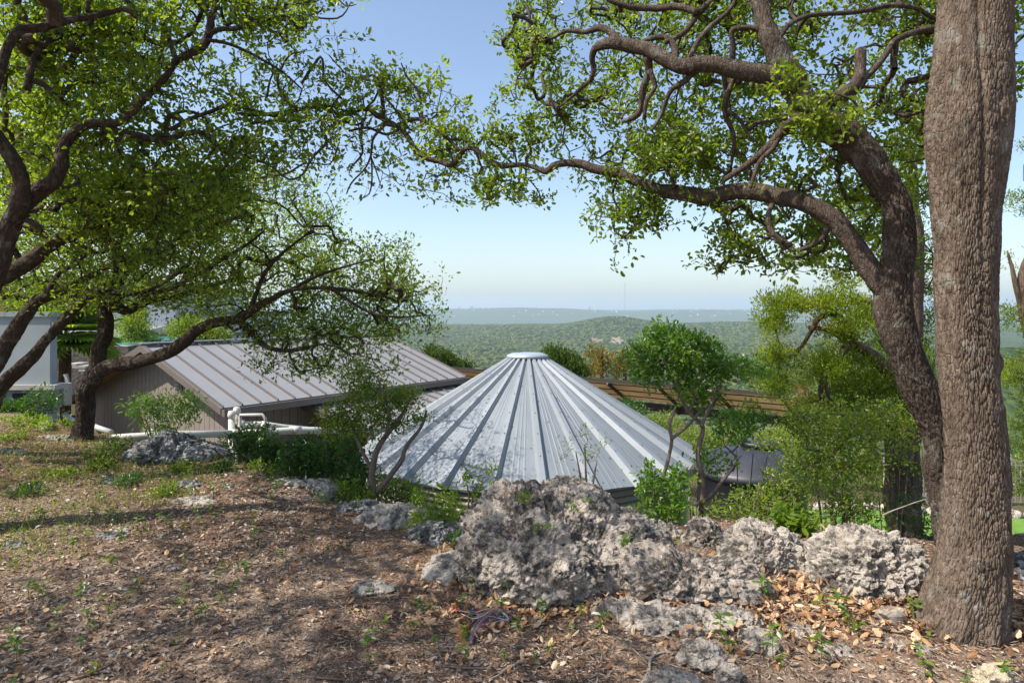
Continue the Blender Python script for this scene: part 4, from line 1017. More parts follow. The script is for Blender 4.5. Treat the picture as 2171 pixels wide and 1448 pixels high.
# ---- right oak: leaning grey trunk with the long low limb
limbsD = [
 ([(2045, 1370, 120, 3.85), (2030, 1200, 100), (2015, 1080, 92), (2000, 980, 84), (1985, 900, 80), (1955, 820, 82), (1925, 740, 86), (1903, 660, 92, 3.8), (1903, 600, 84), (1908, 540, 74), (1905, 480, 72), (1885, 415, 70), (1845, 345, 74), (1795, 295, 78), (1735, 258, 74), (1702, 215, 66), (1682, 175, 58), (1655, 130, 50), (1632, 85, 44, 3.9), (1616, 40, 40), (1605, -20, 38), (1585, -120, 32), (1560, -230, 22, 4.1)], dict(depth=.011, seg=120, step=.012, cell=.0165)),
 ([(1895, 630, 50, 3.8), (1868, 596, 54), (1840, 560, 50), (1815, 522, 47), (1790, 488, 46), (1765, 462, 45), (1735, 442, 44), (1705, 428, 43, 4.0), (1675, 418, 42), (1640, 413, 40), (1600, 406, 38), (1560, 405, 36), (1530, 414, 38), (1500, 420, 36), (1470, 415, 34), (1435, 408, 32, 4.4), (1400, 404, 30), (1370, 392, 28), (1340, 378, 26), (1310, 367, 24), (1270, 360, 21), (1235, 350, 19, 4.7), (1200, 347, 17), (1175, 352, 18), (1158, 364, 18), (1138, 358, 16), (1110, 351, 15), (1075, 354, 16), (1050, 350, 15), (1030, 337, 15), (1012, 318, 14, 5.0), (992, 314, 14), (976, 325, 14), (957, 348, 15), (935, 344, 13), (905, 335, 12), (882, 322, 11), (868, 295, 11), (850, 272, 10, 5.3), (825, 258, 10), (800, 245, 13), (780, 232, 12), (750, 238, 8), (720, 232, 8), (690, 224, 8), (640, 232, 8, 5.5), (590, 240, 7), (540, 245, 6), (500, 240, 4)], dict(depth=.006, seg=36, step=.016, cell=.022)),
 ([(1690, 185, 44, 3.85), (1650, 165, 44), (1600, 158, 42), (1560, 152, 40), (1520, 144, 36), (1490, 140, 38, 4.0), (1455, 142, 36), (1420, 134, 34), (1390, 118, 34), (1365, 105, 32), (1335, 97, 34), (1300, 92, 30, 4.3), (1275, 98, 24), (1260, 106, 18), (1254, 125, 16), (1257, 150, 15), (1250, 172, 14), (1232, 188, 12), (1205, 212, 9), (1178, 234, 7, 4.6)], dict(depth=.006, seg=30, step=.018, cell=.022)),
 [(1320, 95, 20, 4.25), (1295, 70, 17), (1270, 60, 16), (1245, 68, 12), (1200, 66, 10), (1175, 80, 7), (1140, 90, 5, 4.6)],
 [(1370, 120, 24, 4.2), (1375, 150, 20), (1362, 190, 17), (1360, 232, 14), (1345, 250, 13), (1319, 259, 9, 4.4)],
 [(1375, 150, 14, 4.2), (1388, 185, 12), (1370, 215, 10), (1365, 255, 9)],
 [(1468, 150, 16, 4.05), (1455, 172, 15), (1425, 190, 13), (1412, 215, 11), (1402, 245, 9, 4.2), (1380, 280, 6)],
 [(1430, 135, 18, 4.15), (1432, 110, 17), (1415, 82, 16), (1390, 80, 14), (1362, 88, 12), (1340, 100, 10, 4.3)],
 [(1460, 130, 13, 4.1), (1480, 90, 12), (1505, 60, 11), (1540, 30, 10), (1560, 0, 9, 4.2), (1580, -40, 7)],
 [(1410, 90, 14, 4.2), (1450, 70, 14), (1480, 30, 15), (1500, 10, 14), (1540, -20, 12, 4.3)],
 [(1480, 28, 16, 4.2), (1455, 18, 16), (1425, 15, 15), (1400, 20, 14), (1370, 20, 15, 4.4), (1340, 18, 13), (1310, 8, 12), (1290, 0, 9), (1260, -25, 6)],
 [(1680, 180, 24, 3.85), (1640, 145, 14), (1615, 68, 14), (1572, 62, 13), (1552, 68, 12), (1555, 100, 13), (1553, 130, 13, 4.0), (1560, 155, 11), (1552, 180, 12), (1540, 215, 13), (1540, 245, 12), (1556, 285, 10), (1556, 320, 8), (1550, 355, 6, 4.2)],
 [(1545, 235, 10, 4.05), (1570, 255, 9), (1590, 290, 7), (1620, 310, 5)],
 [(1700, 250, 30, 3.85), (1670, 266, 24), (1645, 298, 22), (1622, 322, 20), (1590, 348, 17), (1560, 368, 14), (1530, 386, 12, 4.05)],
 [(1655, 285, 14, 3.9), (1640, 315, 13), (1610, 345, 10), (1590, 400, 8)],
 [(1715, 225, 34, 3.8), (1755, 215, 40), (1788, 200, 38), (1812, 180, 30), (1822, 155, 26), (1822, 125, 26), (1823, 108, 24, 3.9)],
 ([(1812, 185, 20, 3.85), (1850, 150, 16), (1878, 115, 15), (1892, 90, 14), (1920, 75, 16), (1950, 66, 17), (1990, 58, 18, 4.0), (2040, 50, 16)], {}),
 [(1650, 85, 14, 3.85), (1670, 55, 14), (1705, 36, 12), (1750, 30, 11), (1800, 28, 12), (1850, 20, 12), (1890, 12, 12), (1940, 18, 12), (1970, 35, 12), (1990, 45, 10, 4.0)],
 [(1765, 460, 16, 3.95), (1745, 500, 14), (1720, 520, 12), (1680, 530, 9), (1650, 510, 7), (1600, 500, 5, 4.2)],
 [(1640, 425, 14, 4.1), (1628, 455, 13), (1632, 485, 14), (1650, 505, 11), (1680, 520, 8, 4.0)],
 [(1515, 425, 9, 4.3), (1530, 450, 8), (1545, 480, 7), (1560, 510, 6), (1570, 540, 4, 4.3)],
 [(1430, 400, 10, 4.35), (1425, 375, 10), (1400, 345, 9), (1370, 320, 8), (1340, 305, 6)],
 [(1310, 380, 7, 4.6), (1300, 410, 6), (1310, 440, 5), (1330, 460, 4)],
 [(975, 322, 8, 5.05), (945, 290, 9), (920, 270, 9), (893, 255, 9), (870, 255, 10), (840, 266, 10), (815, 262, 8, 5.35)],
 [(850, 272, 8, 5.35), (820, 285, 7), (780, 272, 6), (740, 278, 5, 5.5)],
 [(815, 250, 10, 5.4), (812, 210, 10), (805, 175, 9), (790, 160, 7), (770, 165, 5)],
 [(1095, 350, 5, 4.95), (1090, 325, 5), (1075, 310, 4)],
]
rowsD = [
 "00000000000000056666555556677776",  # row -1
 "000000000000001577766665445666",  # 0
 "000000000000001676566544234450",  # 1
 "0000000000000005664455555555220",  # 2
 "000000000000001565455555555520",  # 3
 "000000000000245335777665554330",   # 4
 "000000000000133313566555544200",   # 5
 "00000000000000000475255544320",     # 6
 "00000000000000000010143343200"]     # 7
def depD(px, py): c = np.interp(px, [1000, 1300, 1700, 2100], [5.0, 4.6, 4.1, 4.1]); return (c - .12, c + 1.2)
TD = map_targets(rowsD, -1, 0, depD, 6.2)
extra = blob_targets([(1350, 440, 60, 55, 4.5, .15, 45), (1560, 510, 50, 45, 4.3, .2, 28), (1070, 390, 50, 35, 4.9, .15, 18), (1030, 400, 18, 30, 4.95, .1, 10), (860, 180, 55, 45, 5.4, .2, 26), (955, 285, 50, 35, 5.2, .2, 20), (930, 320, 50, 14, 5.2, .1, 8), (820, 160, 60, 35, 5.3, .2, 12), (1085, 200, 40, 10, 4.7, .1, 5), (1140, 90, 60, 30, 4.6, .2, 20), (1100, 290, 70, 40, 4.9, .2, 40), (750, 190, 60, 50, 5.4, .2, 12), (690, 240, 60, 30, 5.4, .2, 14), (1420, 330, 90, 60, 4.3, .3, 90), (1750, 240, 90, 60, 3.6, .15, 40), (1660, 170, 40, 40, 3.6, .1, 12)], 1)
bD = P(2040, 1330, 3.85); bD[2] = g1(bD[0], bD[1])
oD = oak('live_oak', 'leaning live oak behind the straight trunk, its long low limb reaching left across the sky', bD, limbsD, np.concatenate([TD, extra]), ('bark_oak', 'twig'), 'oak_leaf', per=14, spread=.068, L=.040, W=.022, rt=.0026, seed=21, seg=.09)

# ---- foreground twin trunk, right
rowsE = [(-420, 1990, 2190, 2088), (-200, 1986, 2170, 2070), (-80, 1988, 2160, 2055), (0, 1990, 2152, 2045), (100, 1979, 2151, 2043), (180, 1966, 2156, 2043), (250, 1958, 2158, 2043), (300, 1958, 2154, 2043), (360, 1966, 2144, 2046), (450, 1973, 2132, 2050), (600, 1979, 2124, 2052), (750, 1985, 2128, 2055), (800, 1987, 2133, 2058), (900, 1995, 2144, 2065), (1000, 1998, 2150, 2072), (1100, 1990, 2154, 2070), (1180, 1979, 2157, 2068), (1240, 1962, 2158, 2062), (1300, 1940, 2156, 2050), (1340, 1915, 2152, 2038), (1375, 1893, 2148, 2028), (1420, 1870, 2150, 2020)]
YE = 3.27
def trunk_e():
    ys = np.array([r[0] for r in rowsE][::-1], float); m = 510; pys = np.linspace(1420, -420, m)
    le = np.interp(-pys, -ys, [r[1] for r in rowsE][::-1]); ri = np.interp(-pys, -ys, [r[2] for r in rowsE][::-1]); sp = np.interp(-pys, -ys, [r[3] for r in rowsE][::-1])
    k = np.ones(15) / 15
    le, ri, sp = [np.convolve(np.pad(a, 7, 'edge'), k, 'valid') for a in (le, ri, sp)]
    s = YE / F; xl = (le - CX) * s; xr = (ri - CX) * s; xs = (sp - CX) * s; z = EYE - (pys - HY) * s
    seg = 330; th = np.concatenate([np.linspace(0, math.pi, 61)[:-1], np.linspace(math.pi, 2 * math.pi, 271)[:-1]]); D = np.stack([np.cos(th), np.sin(th)], 1)
    c = (xl + xr) / 2; R = np.zeros((m, seg))
    twin = sst(-420, -480, -pys)  # fused below
    for side in (0, 1):
        rad = np.where(side == 0, (xs - xl) / 2 * 1.10, (xr - xs) / 2 * 1.10); cc = np.where(side == 0, xl + rad, xr - rad)
        dx = cc - c; yoff = .02 if side == 0 else -.02
        dot = D[None, :, 0] * dx[:, None] + D[None, :, 1] * yoff; cr = dx[:, None] ** 2 + yoff ** 2 - rad[:, None] ** 2
        disc = np.maximum(dot ** 2 - cr, 0); r = np.where(dot ** 2 - cr > 0, dot + np.sqrt(disc), 0); R = np.maximum(R, r)
    full = (xr - xl)[:, None] / 2 * (1 - .12 * np.abs(D[None, :, 1])); full2 = full; R = R
    w = np.interp(pys, [150, 420, 620], [0, .55, 1])[:, None]
    # keep the seam as a shallow groove where the stems fuse
    R = np.maximum(R, full * (.80 + .12 * w)) * (1 - w) + np.maximum(R * .0, full2) * w
    grv = np.exp(-((c[:, None] + R * D[None, :, 0] - xs[:, None]) / .016) ** 2) * (D[None, :, 1] < 0)
    R = R - grv * .022 * np.interp(pys, [0, 300, 560, 800], [1, 1, .5, 0])[:, None]
    # flutes and roots near the ground
    root = np.interp(pys, [1150, 1300, 1400], [0, .35, 1])[:, None]
    R = R * (1 + root * .10 * np.sin(th * 5 + 1.0)[None] + root * .06 * np.sin(th * 9 + 2)[None])
    zz = np.repeat(z[:, None], seg, 1)
    q = np.stack([.165 * D[None, :, 0] + 0 * R, .165 * D[None, :, 1] + 0 * R, zz], -1).reshape(-1, 3)
    R = R + (bark_disp(.0135, .0135, .25, 3)(q, R.reshape(-1)).reshape(m, seg))
    R = R * .83; zz = zz
    # knots: right side burl and small healed ones
    for (px, py, ang, a, sg) in ((2160, 770, 0.0, .045, .05), (2110, 260, -1.1, .010, .05), (2050, 590, -1.5, .008, .04), (2020, 1170, -1.9, .012, .035), (2030, 1270, -1.8, .008, .04)):
        kz = EYE - (py - HY) * s; da_ = np.angle(np.exp(1j * (th - ang)))[None, :] * R
        d2 = (da_ ** 2 + (zz - kz) ** 2) / sg ** 2; R = R + a * np.exp(-d2) - a * .75 * np.exp(-d2 * 9)
    c = c - .012
    V = np.stack([c[:, None] + R * D[None, :, 0], YE + R * D[None, :, 1], zz], -1).reshape(-1, 3)
    i = np.arange(m - 1)[:, None] * seg; j = np.arange(seg)[None, :]; j2 = (j + 1) % seg
    return V, np.stack([i + j, i + j2, i + seg + j2, i + seg + j], -1).reshape(-1, 4), c, z
V, Fc, ce, ze = trunk_e()
bE = (ce[5], YE, g1(ce[5], YE))
tE = thing('oak_tree', 'thick straight oak with plated grey brown bark and fused twin stems at the right edge', 'tree', bE)
g = Geo(); g.add(V, Fc); obj('trunk', g, M['bark_big'], tE, smooth=True)
sk = Skel(40000)
for q in ([(ce[-1] - .06, YE, ze[-1] - .25), (ce[-1] - .3, YE + .1, ze[-1] + .6), (ce[-1] - .5, YE + .6, ze[-1] + 1.5)], [(ce[-1] + .06, YE, ze[-1] - .25), (ce[-1] + .2, YE - .1, ze[-1] + .8), (ce[-1] + .9, YE - .3, ze[-1] + 1.7)]):
    Q, R = resample(np.array(q), np.array([.11, .08, .04]), .08); g = Geo(); tube(g, Q, R, 12); obj('limb', g, M['bark_oak'], tE, smooth=True); sk.limb(Q)
TEo = np.concatenate([np.array([ce[-1] + .4, YE, ze[-1] + 1.5]) + rng.normal(size=(420, 3)) * [1.1, 1.0, .5], P(2162, 60, 3.6) + rng.normal(size=(14, 3)) * [.03, .2, .12]])
sk.grow(TEo, .15, .15, 0, 6); g = Geo(); sk.mesh(g, .003); obj('branches', g, M['twig'], tE, kind='stuff')
g = Geo(); clump_leaves(g, TEo, 12, .13, .045, .022, simple=True); obj('crown', g, M['oak_leaf'], tE)
# near hanging sprigs top right
spr = np.concatenate([P(1755, 25, 2.6) + rng.normal(size=(5, 3)) * [.05, .03, .03], P(1745, 55, 2.6) + rng.normal(size=(4, 3)) * .02])

# stump-cut root beside the trunk
m = new_mat('weathered cut wood'); n = N_(m); v = n.noise(n.coord('Object', (1, 6, 1)), 16, 5, .6); n.out(n.pbsdf(n.ramp(v, [(.3, (.13, .10, .08)), (.7, (.40, .35, .29))]), .9).outputs[0]); M['cutwood'] = m
c = P(1890, 1306, 3.33); zc = g1(c[0], c[1])
g = Geo(); lathe(g, (0, 0, 0), [(.085, -.1), (.080, .035), (.062, .055), (.050, .045), (.001, .040)], 28)
g.V = [v * np.array([1.0, .55, 1]) * (1 + .08 * fbm(v * 30, 2, 3))[:, None] + np.array([c[0], c[1], zc]) for v in g.V]
one('cut_stump', g, M['cutwood'], 'small weathered cut stump between the pale boulder and the thick trunk', 'stump', (c[0], c[1], zc))
# ---------------------------------------------------------------- rocks
def ico(sub):
    import bmesh
    bm = bmesh.new(); bmesh.ops.create_icosphere(bm, subdivisions=sub, radius=1.0)
    V = np.array([v.co[:] for v in bm.verts]); Fc = np.array([[v.index for v in f.verts] for f in bm.faces]); bm.free(); return V, Fc
ICO = {s: ico(s) for s in (2, 3, 4, 5, 6, 7)}

def rock(name, label, c, blobs, mat, sub=6, pit=.03, pcell=.07, seed=0, rough=.10, cat='rock', group=None, flatb=None, parent=None, cuts=16):
    """star shaped union of ellipsoids (dx,dy,dz,rx,ry,rz) about c, roughened and pitted"""
    D, Fc = ICO[sub]; R = np.zeros(len(D))
    for dx, dy, dz, rx, ry, rz in blobs:
        s = np.array([rx, ry, rz]); o = -np.array([dx, dy, dz]) / s; d = D / s
        a = (d * d).sum(1); b = (d * o).sum(1); cc = (o * o).sum() - 1; disc = b * b - a * cc
        t = np.where(disc > 0, (-b + np.sqrt(np.maximum(disc, 0))) / a, 0); R = np.maximum(R, t)
    R = np.maximum(R, .02); k = R.mean(); pr_g = np.random.default_rng(seed)
    for _ in range(cuts):
        pn = pr_g.normal(size=3); pn /= np.linalg.norm(pn)
        if pn[2] < -.3: continue
        dn = D @ pn; sup = (R * dn).max(); lim = sup * pr_g.uniform(.80, .95)
        m_ = dn > .05; R[m_] = np.minimum(R[m_], np.maximum(lim / dn[m_], R[m_] * .72))
    V = D * R[:, None]
    big = fbm(V / k * 1.3 + seed, 3, seed) ; med = 1 - 2 * np.abs(fbm(V / k * 3.4 + seed, 4, seed + 5))
    V = V * (1 + rough * big[:, None] * 1.6 + rough * .55 * (med[:, None] - .5))
    q = V / pcell; w = np.stack([vnoise(q * .9, seed + i) for i in range(3)], 1) * .5
    f1, f2 = worley(q + w, seed + 7); g1_, g2_ = worley(q * 2.7 + w * 2, seed + 8)
    msk = sst(-.35, .25, fbm(V / k * 2.2, 3, seed + 11))
    nrm = D
    cre = 1 - sst(0, .22, f2 - f1); cr2 = 1 - sst(0, .25, g2_ - g1_)
    rg_ = 1 - np.abs(fbm(V / pcell * .55 + 3, 4, seed + 21)) * 2
    h1, h2 = worley(V / pcell * .8 + 9, seed + 31); hole = np.exp(-(h1 / .30) ** 2) * sst(-.1, .3, fbm(V / k * 3.1, 2, seed + 41))
    dsp = -hole * pit * 1.7 - (cre * .40 + (f1 - .5) * .5) * pit * 1.5 * (.25 + .75 * msk) - (cr2 * .30 + g1_ * .3 - .3) * pit * .9 * (.4 + .6 * msk) + (rg_ - .6) * pit * .85 + fbm(V * 38, 4, seed + 3) * pit * .9
    V = V + nrm * dsp[:, None]
    g = Geo(); g.add(V + np.asarray(c), Fc)
    if parent is not None: return obj(name, g, M[mat], parent)
    return one(name, g, M[mat], label, cat, (c[0], c[1], g1(c[0], c[1])), group)

rx = lambda px, y: PX(px, y)
# big boulder, centre
y = 3.95
rock('boulder', 'largest boulder, grey pitted limestone in front of the cone roof', (rx(1163, y), y, .10), [
  (-.10, 0, .02, .48, .40, .40), (-.30, -.02, .02, .27, .34, .36), (-.27, .02, .22, .13, .16, .22), (.12, .06, .08, .40, .36, .36), (.30, .02, -.02, .42, .36, .33), (.02, -.12, -.08, .42, .36, .36), (-.37, .0, -.03, .19, .26, .28), (.32, .1, .18, .16, .2, .16), (-.02, .1, .25, .18, .2, .14)], 'rock', 7, .030, .085, 3, .10, cuts=0)
y = 3.68
rock('boulder', 'low dark pitted boulder joined to the right foot of the largest boulder', (rx(1455, y), y, .02), [
  (0, 0, .0, .40, .28, .17), (-.22, .06, .05, .25, .28, .22), (.22, 0, -.02, .26, .25, .15), (.30, .05, .02, .15, .18, .17)], 'rock', 6, .030, .06, 8, .11)
y = 4.45
rock('boulder', 'small round dark topped boulder behind the low dark boulder', (rx(1495, y), y, .0), [(0, 0, .0, .17, .16, .17), (.1, .02, -.05, .15, .15, .13)], 'rock', 5, .02, .045, 14, .12)
rock('boulder', 'small half buried stone between the largest boulder and the small round boulder', (rx(1420, 4.6), 4.6, -.02), [(0, 0, 0, .14, .14, .12)], 'rock_pale', 5, .02, .05, 15, .12)
y = 4.05
rock('boulder', 'pointed boulder with bright white left face, middle of the right hand rocks', (rx(1608, y), y, .04), [
  (0, 0, .02, .22, .20, .26), (-.12, -.03, -.02, .20, .18, .17), (.13, .04, -.02, .22, .2, .20), (.22, .0, -.06, .2, .2, .13)], 'rock_pale', 6, .026, .055, 19, .11)
y = 3.75
rock('boulder', 'broad pale crusted boulder just left of the thick straight trunk', (rx(1832, y), y, .10), [
  (0, 0, .0, .28, .27, .25), (-.14, 0, .0, .17, .24, .23), (.14, .03, .0, .22, .22, .20), (.26, .02, -.08, .2, .2, .17)], 'rock_pale', 6, .034, .055, 23, .06)
y = 6.75
rock('boulder', 'bluish grey boulder in the shade below the white drain pipe', (rx(372, y), y, .02 + g1(rx(372, y), y)), [
  (-.1, 0, .06, .33, .3, .22), (.15, 0, .03, .35, .3, .17), (.38, .05, -.02, .25, .22, .12), (-.3, 0, -.02, .2, .22, .16)], 'rock_grey', 6, .035, .07, 29, .11)
ledge = [
 (415, 952, 7.4, .22, .14, .10, 'rock_pale', 'small pale rock tucked behind the bluish grey boulder'),
 (600, 1030, 6.25, .15, .14, .07, 'rock_pale', 'pale flat rock at the lip of the slope, nearest the dark shrubs'),
 (655, 1042, 5.85, .20, .15, .07, 'rock_pale', 'flat pale ledge rock at the lip, just left of the small branching shrub'),
 (725, 1075, 5.55, .17, .14, .06, 'rock_grey', 'grey ledge rock at the foot of the small branching shrub'),
 (760, 1100, 5.2, .18, .12, .06, 'rock_grey', 'low rock half buried in mulch right of the branching shrub foot'),
 (850, 1120, 4.95, .24, .16, .09, 'rock_pale', 'broad pale ledge rock midway down the sloping lip'),
 (915, 1165, 4.6, .14, .13, .045, 'rock_grey', 'ledge rock beside the yellow green herbs left of the largest boulder'),
 (955, 1222, 4.05, .13, .20, .028, 'rock_pale', 'white sloping ledge rock nearest the leaf filled hollow'),
 (790, 1238, 3.75, .14, .08, .03, 'rock_pale', 'flat cream stone lying alone in the mulch left of the hollow'),
 (235, 1172, 4.6, .11, .09, .03, 'rock_grey', 'bluish white flat stone in the left leaf litter'),
 (262, 1158, 4.7, .09, .07, .025, 'rock_pale', 'thin pale stone touching the bluish white flat stone'),
 (415, 1098, 5.3, .20, .12, .045, 'rock_pale', 'flat overhanging pale slab rock in the middle of the left slope'),
 (395, 1072, 5.7, .14, .09, .05, 'rock_grey', 'grey stone just behind the flat overhanging slab rock'),
 (245, 1075, 5.8, .17, .12, .05, 'rock_grey', 'long low grey rock with a weed on it on the left slope'),
 (370, 1045, 6.2, .10, .08, .05, 'rock_grey', 'small white grey rock uphill from the flat overhanging slab'),
 (480, 1075, 5.7, .07, .06, .03, 'rock_grey', 'small grey stone in mulch right of the flat overhanging slab'),
 (95, 925, 7.6, .16, .12, .09, 'rock_pale', 'pale rock left of the curved oak trunk'),
 (120, 955, 7.2, .20, .12, .07, 'rock_pale', 'low pale rock in front of the curved oak trunk'),
 (25, 985, 6.6, .16, .10, .05, 'rock_pale', 'sunlit pale rock near the left edge'),
 (30, 1205, 4.4, .09, .06, .03, 'rock_grey', 'small white rock at the left edge in leaf litter'),
 (370, 1237, 4.1, .09, .05, .025, 'rock_pale', 'narrow white stone low on the left slope'),
 (250, 1415, 3.05, .055, .04, .028, 'rock_pale', 'rounded tan stone near the bottom edge, lower left'),
 (340, 1170, 4.6, .055, .045, .035, 'rock_cream', 'small tan cobble among seedlings left of centre'),
 (1315, 1322, 3.45, .14, .09, .05, 'rock_pale', 'pale outcrop at the left end of the white rock shelf'),
 (1395, 1338, 3.32, .17, .11, .055, 'rock_pale', 'largest hump of the white rock shelf in the right foreground'),
 (1480, 1335, 3.3, .14, .09, .055, 'rock_pale', 'grey hump on the white rock shelf in the right foreground'),
 (1555, 1335, 3.3, .12, .08, .05, 'rock_pale', 'knobbly pale hump at the right part of the white rock shelf'),
 (1605, 1375, 3.1, .08, .07, .055, 'rock_pale', 'small blocky white rock below the white rock shelf'),
 (1490, 1395, 3.0, .09, .08, .04, 'rock_pale', 'white rock poking from mulch under the rock shelf'),
 (1420, 1435, 2.8, .13, .07, .04, 'rock_pale', 'long grey white rock at the bottom edge, right of centre'),
 (1545, 1425, 2.85, .05, .04, .03, 'rock_pale', 'small grey stone at the bottom edge under the rock shelf'),
 (1690, 1345, 3.25, .13, .08, .03, 'rock_pale', 'low white crust of rock among orange leaves'),
 (1780, 1385, 3.05, .10, .07, .025, 'rock_pale', 'flat white crust of rock near the seedlings by the trunk'),
 (1890, 1375, 3.1, .08, .06, .02, 'rock_pale', 'thin white stone lying in front of the cut stump'),
 (1955, 1378, 3.05, .06, .04, .02, 'rock_pale', 'small white stone left of the trunk foot'),
 (2105, 1440, 2.8, .09, .07, .06, 'rock_cream', 'cream yellow broken block of stone in the lower right corner'),
 (2165, 1215, 4.1, .10, .10, .12, 'rock_grey', 'grey rock at the right edge behind the thick trunk'),
 (2170, 1265, 3.85, .08, .08, .10, 'rock_grey', 'grey white rock at the right edge nearest the trunk foot'),
]
for i, (px, py, y, a, b, c_, mt, lab) in enumerate(ledge):
    x = rx(px, y); z = EYE - (py - HY) / F * y; zg_ = g1(x, y)
    z = max(min(z, zg_ + c_ * .5), zg_ - c_ * .35) if py < 1200 or True else z
    if 'shelf' in lab: a, b, c_ = a * 1.25, b * 1.35, c_ * 1.3; z += .015
    if i < 8: a, b, c_ = a * 1.45, b * 1.3, c_ * 1.8; z += .025
    rock('ledge_rock' if a > .1 else 'stone', lab, (x, y, z), [(0, 0, 0, a, b, c_), (a * .45, b * .2, -c_ * .2, a * .6, b * .6, c_ * .8), (-a * .4, -b * .1, -c_ * .15, a * .65, b * .7, c_ * .75)], mt, 5 if a > .1 else 4, min(.02, c_ * .28), .045 if a > .08 else .025, 40 + i * 3, .16 if mt != 'rock_cream' else .22)

# ---------------------------------------------------------------- leaf litter, mulch and pebbles
M['litter'] = None
def m_litter(name, stops, rough=.7, tr=.15):
    m = new_mat(name); n = N_(m); col = n.ramp(n.attr('rnd'), stops)
    b = n.pbsdf(col, rough, 0, None, .2); t = n.node('ShaderNodeBsdfTranslucent'); n.l.new(col, t.inputs[0])
    x = n.node('ShaderNodeMixShader', i_0=tr); n.l.new(b.outputs[0], x.inputs[1]); n.l.new(t.outputs[0], x.inputs[2]); n.out(x.outputs[0]); return m
M['litter'] = m_litter('dry oak leaves', [(0, (.15, .10, .065)), (.3, (.27, .18, .12)), (.55, (.40, .29, .205)), (.8, (.50, .41, .33)), (1, (.60, .53, .45))])
M['litter_o'] = m_litter('orange brown oak leaves', [(0, (.15, .075, .035)), (.35, (.32, .17, .085)), (.7, (.50, .31, .17)), (1, (.60, .45, .29))])
M['mulch'] = m_litter('mulch slivers', [(0, (.035, .022, .017)), (.35, (.10, .065, .045)), (.65, (.28, .20, .145)), (1, (.58, .47, .37))], .9, 0)
def scatter(n, r0, r1, a0=-43, a1=43, pw=1.0):
    u = rng.random(n); r = (r0 ** pw + u * (r1 ** pw - r0 ** pw)) ** (1 / pw); a = np.radians(rng.uniform(a0, a1, n)); return r * np.sin(a), r * np.cos(a)
def inside(x, y, d=.35): return y < np.interp(x, EDX, EDY) + d
def gnorm(x, y):
    e = .03; z = G(x, y); return np.stack([-(G(x + e, y) - z) / e, -(G(x, y + e) - z) / e, np.ones_like(z)], 1), z
def litter(n, r0, r1, keepf, L, W, mat, name, tilt=.35, lift=.012, fold=.22, simple=False):
    x, y = scatter(n, r0, r1); k = keepf(x, y); x = x[k]; y = y[k]; nn, z = gnorm(x, y); n_ = len(x)
    N = nn + rand_dirs(n_) * tilt; N /= np.linalg.norm(N, axis=1)[:, None]; D = rand_dirs(n_); D -= N * (D * N).sum(1)[:, None]
    s = rng.uniform(.6, 1.25, n_); C = np.stack([x, y, z + rng.random(n_) * lift], 1); g = Geo()
    leafmesh(g, C, D, N, L * s, W * s * rng.uniform(.8, 1.2, n_), rng.random(n_), fold * rng.choice([-1, 1]), simple)
    o = obj(name, g, M[mat], smooth=False); tag(o, kind='stuff'); return o
def f_left(x, y):
    d = fbm(p2(x, y, 1.1), 3, 71) + .55 * sst(.4, 2.6, -x) - .28 + .35 * sst(5, 7.5, y)
    return inside(x, y) & (rng.random(len(x)) < np.clip(.32 + d * 1.1, .07, 1))
tag(litter(60000, 1.9, 9.0, f_left, .034, .017, 'litter', 'leaf_litter', .5, .012, .3), 'dry tan oak leaves littering the slope', 'leaf litter')
def f_bowl(x, y):
    b = np.exp(-(((x - .25) / .55) ** 2 + ((y - 3.75) / .32) ** 2)) + np.exp(-(((x - 1.6) / .55) ** 2 + ((y - 3.5) / .35) ** 2)) + .8 * np.exp(-(((x + .1) / .25) ** 2 + ((y - 4.1) / .3) ** 2)) + .7 * np.exp(-(((x - 1.15) / .9) ** 2 + ((y - 3.45) / .2) ** 2)) + .5 * np.exp(-(((x - 2.6) / .4) ** 2 + ((y - 3.3) / .5) ** 2))
    return inside(x, y, .2) & (rng.random(len(x)) < b * 1.1 + .04)
tag(litter(34000, 2.6, 5.2, f_bowl, .045, .021, 'litter_o', 'fallen_leaves', .8, .045), 'orange brown oak leaves drifted round the boulders', 'leaf litter')
def f_mul(x, y): return inside(x, y) & (rng.random(len(x)) < .55 + fbm(p2(x, y, 1.4), 2, 74) * 1.0)
tag(litter(150000, 1.9, 7.0, f_mul, .030, .0050, 'mulch', 'mulch', .35, .010, .5, True), 'dark shredded mulch and needles on the slope', 'mulch')
tag(litter(9000, 1.9, 7.5, f_mul, .075, .0042, 'litter', 'dry_straw', .25, .014, .5, True), 'pale dry stalks and needles on the slope', 'straw')
# pebbles
def pebbles(n, r0, r1, s0, s1, mat, name, label):
    x, y = scatter(n, r0, r1); k = inside(x, y, .1) & (fbm(p2(x, y, 1.0), 3, 81) + .35 * sst(-.5, 1.5, x) > rng.uniform(-.2, .5, len(x))); x = x[k]; y = y[k]; z = G(x, y); V0, F0 = ICO[2]; g = Geo(); V = []; Fs = []
    for i in range(len(x)):
        s = rng.uniform(s0, s1) * np.array([1, rng.uniform(.6, 1), rng.uniform(.4, .75)]); V.append(V0 * s * (1 + .18 * vnoise(V0 * 2 + i, 3))[:, None] + [x[i], y[i], z[i] + s[2] * .3]); Fs.append(F0 + i * len(V0))
    g.add(np.concatenate(V), np.concatenate(Fs), np.repeat(rng.random(len(x)), len(V0))); o = obj(name, g, M[mat], smooth=True); tag(o, label, 'pebbles', kind='stuff')
M['pebble'] = m_litter('pebbles', [(0, (.16, .12, .09)), (.5, (.36, .29, .22)), (1, (.58, .52, .45))], .9, 0)
pebbles(2600, 1.9, 5.5, .004, .012, 'pebble', 'pebbles', 'small tan and white pebbles in the mulch')

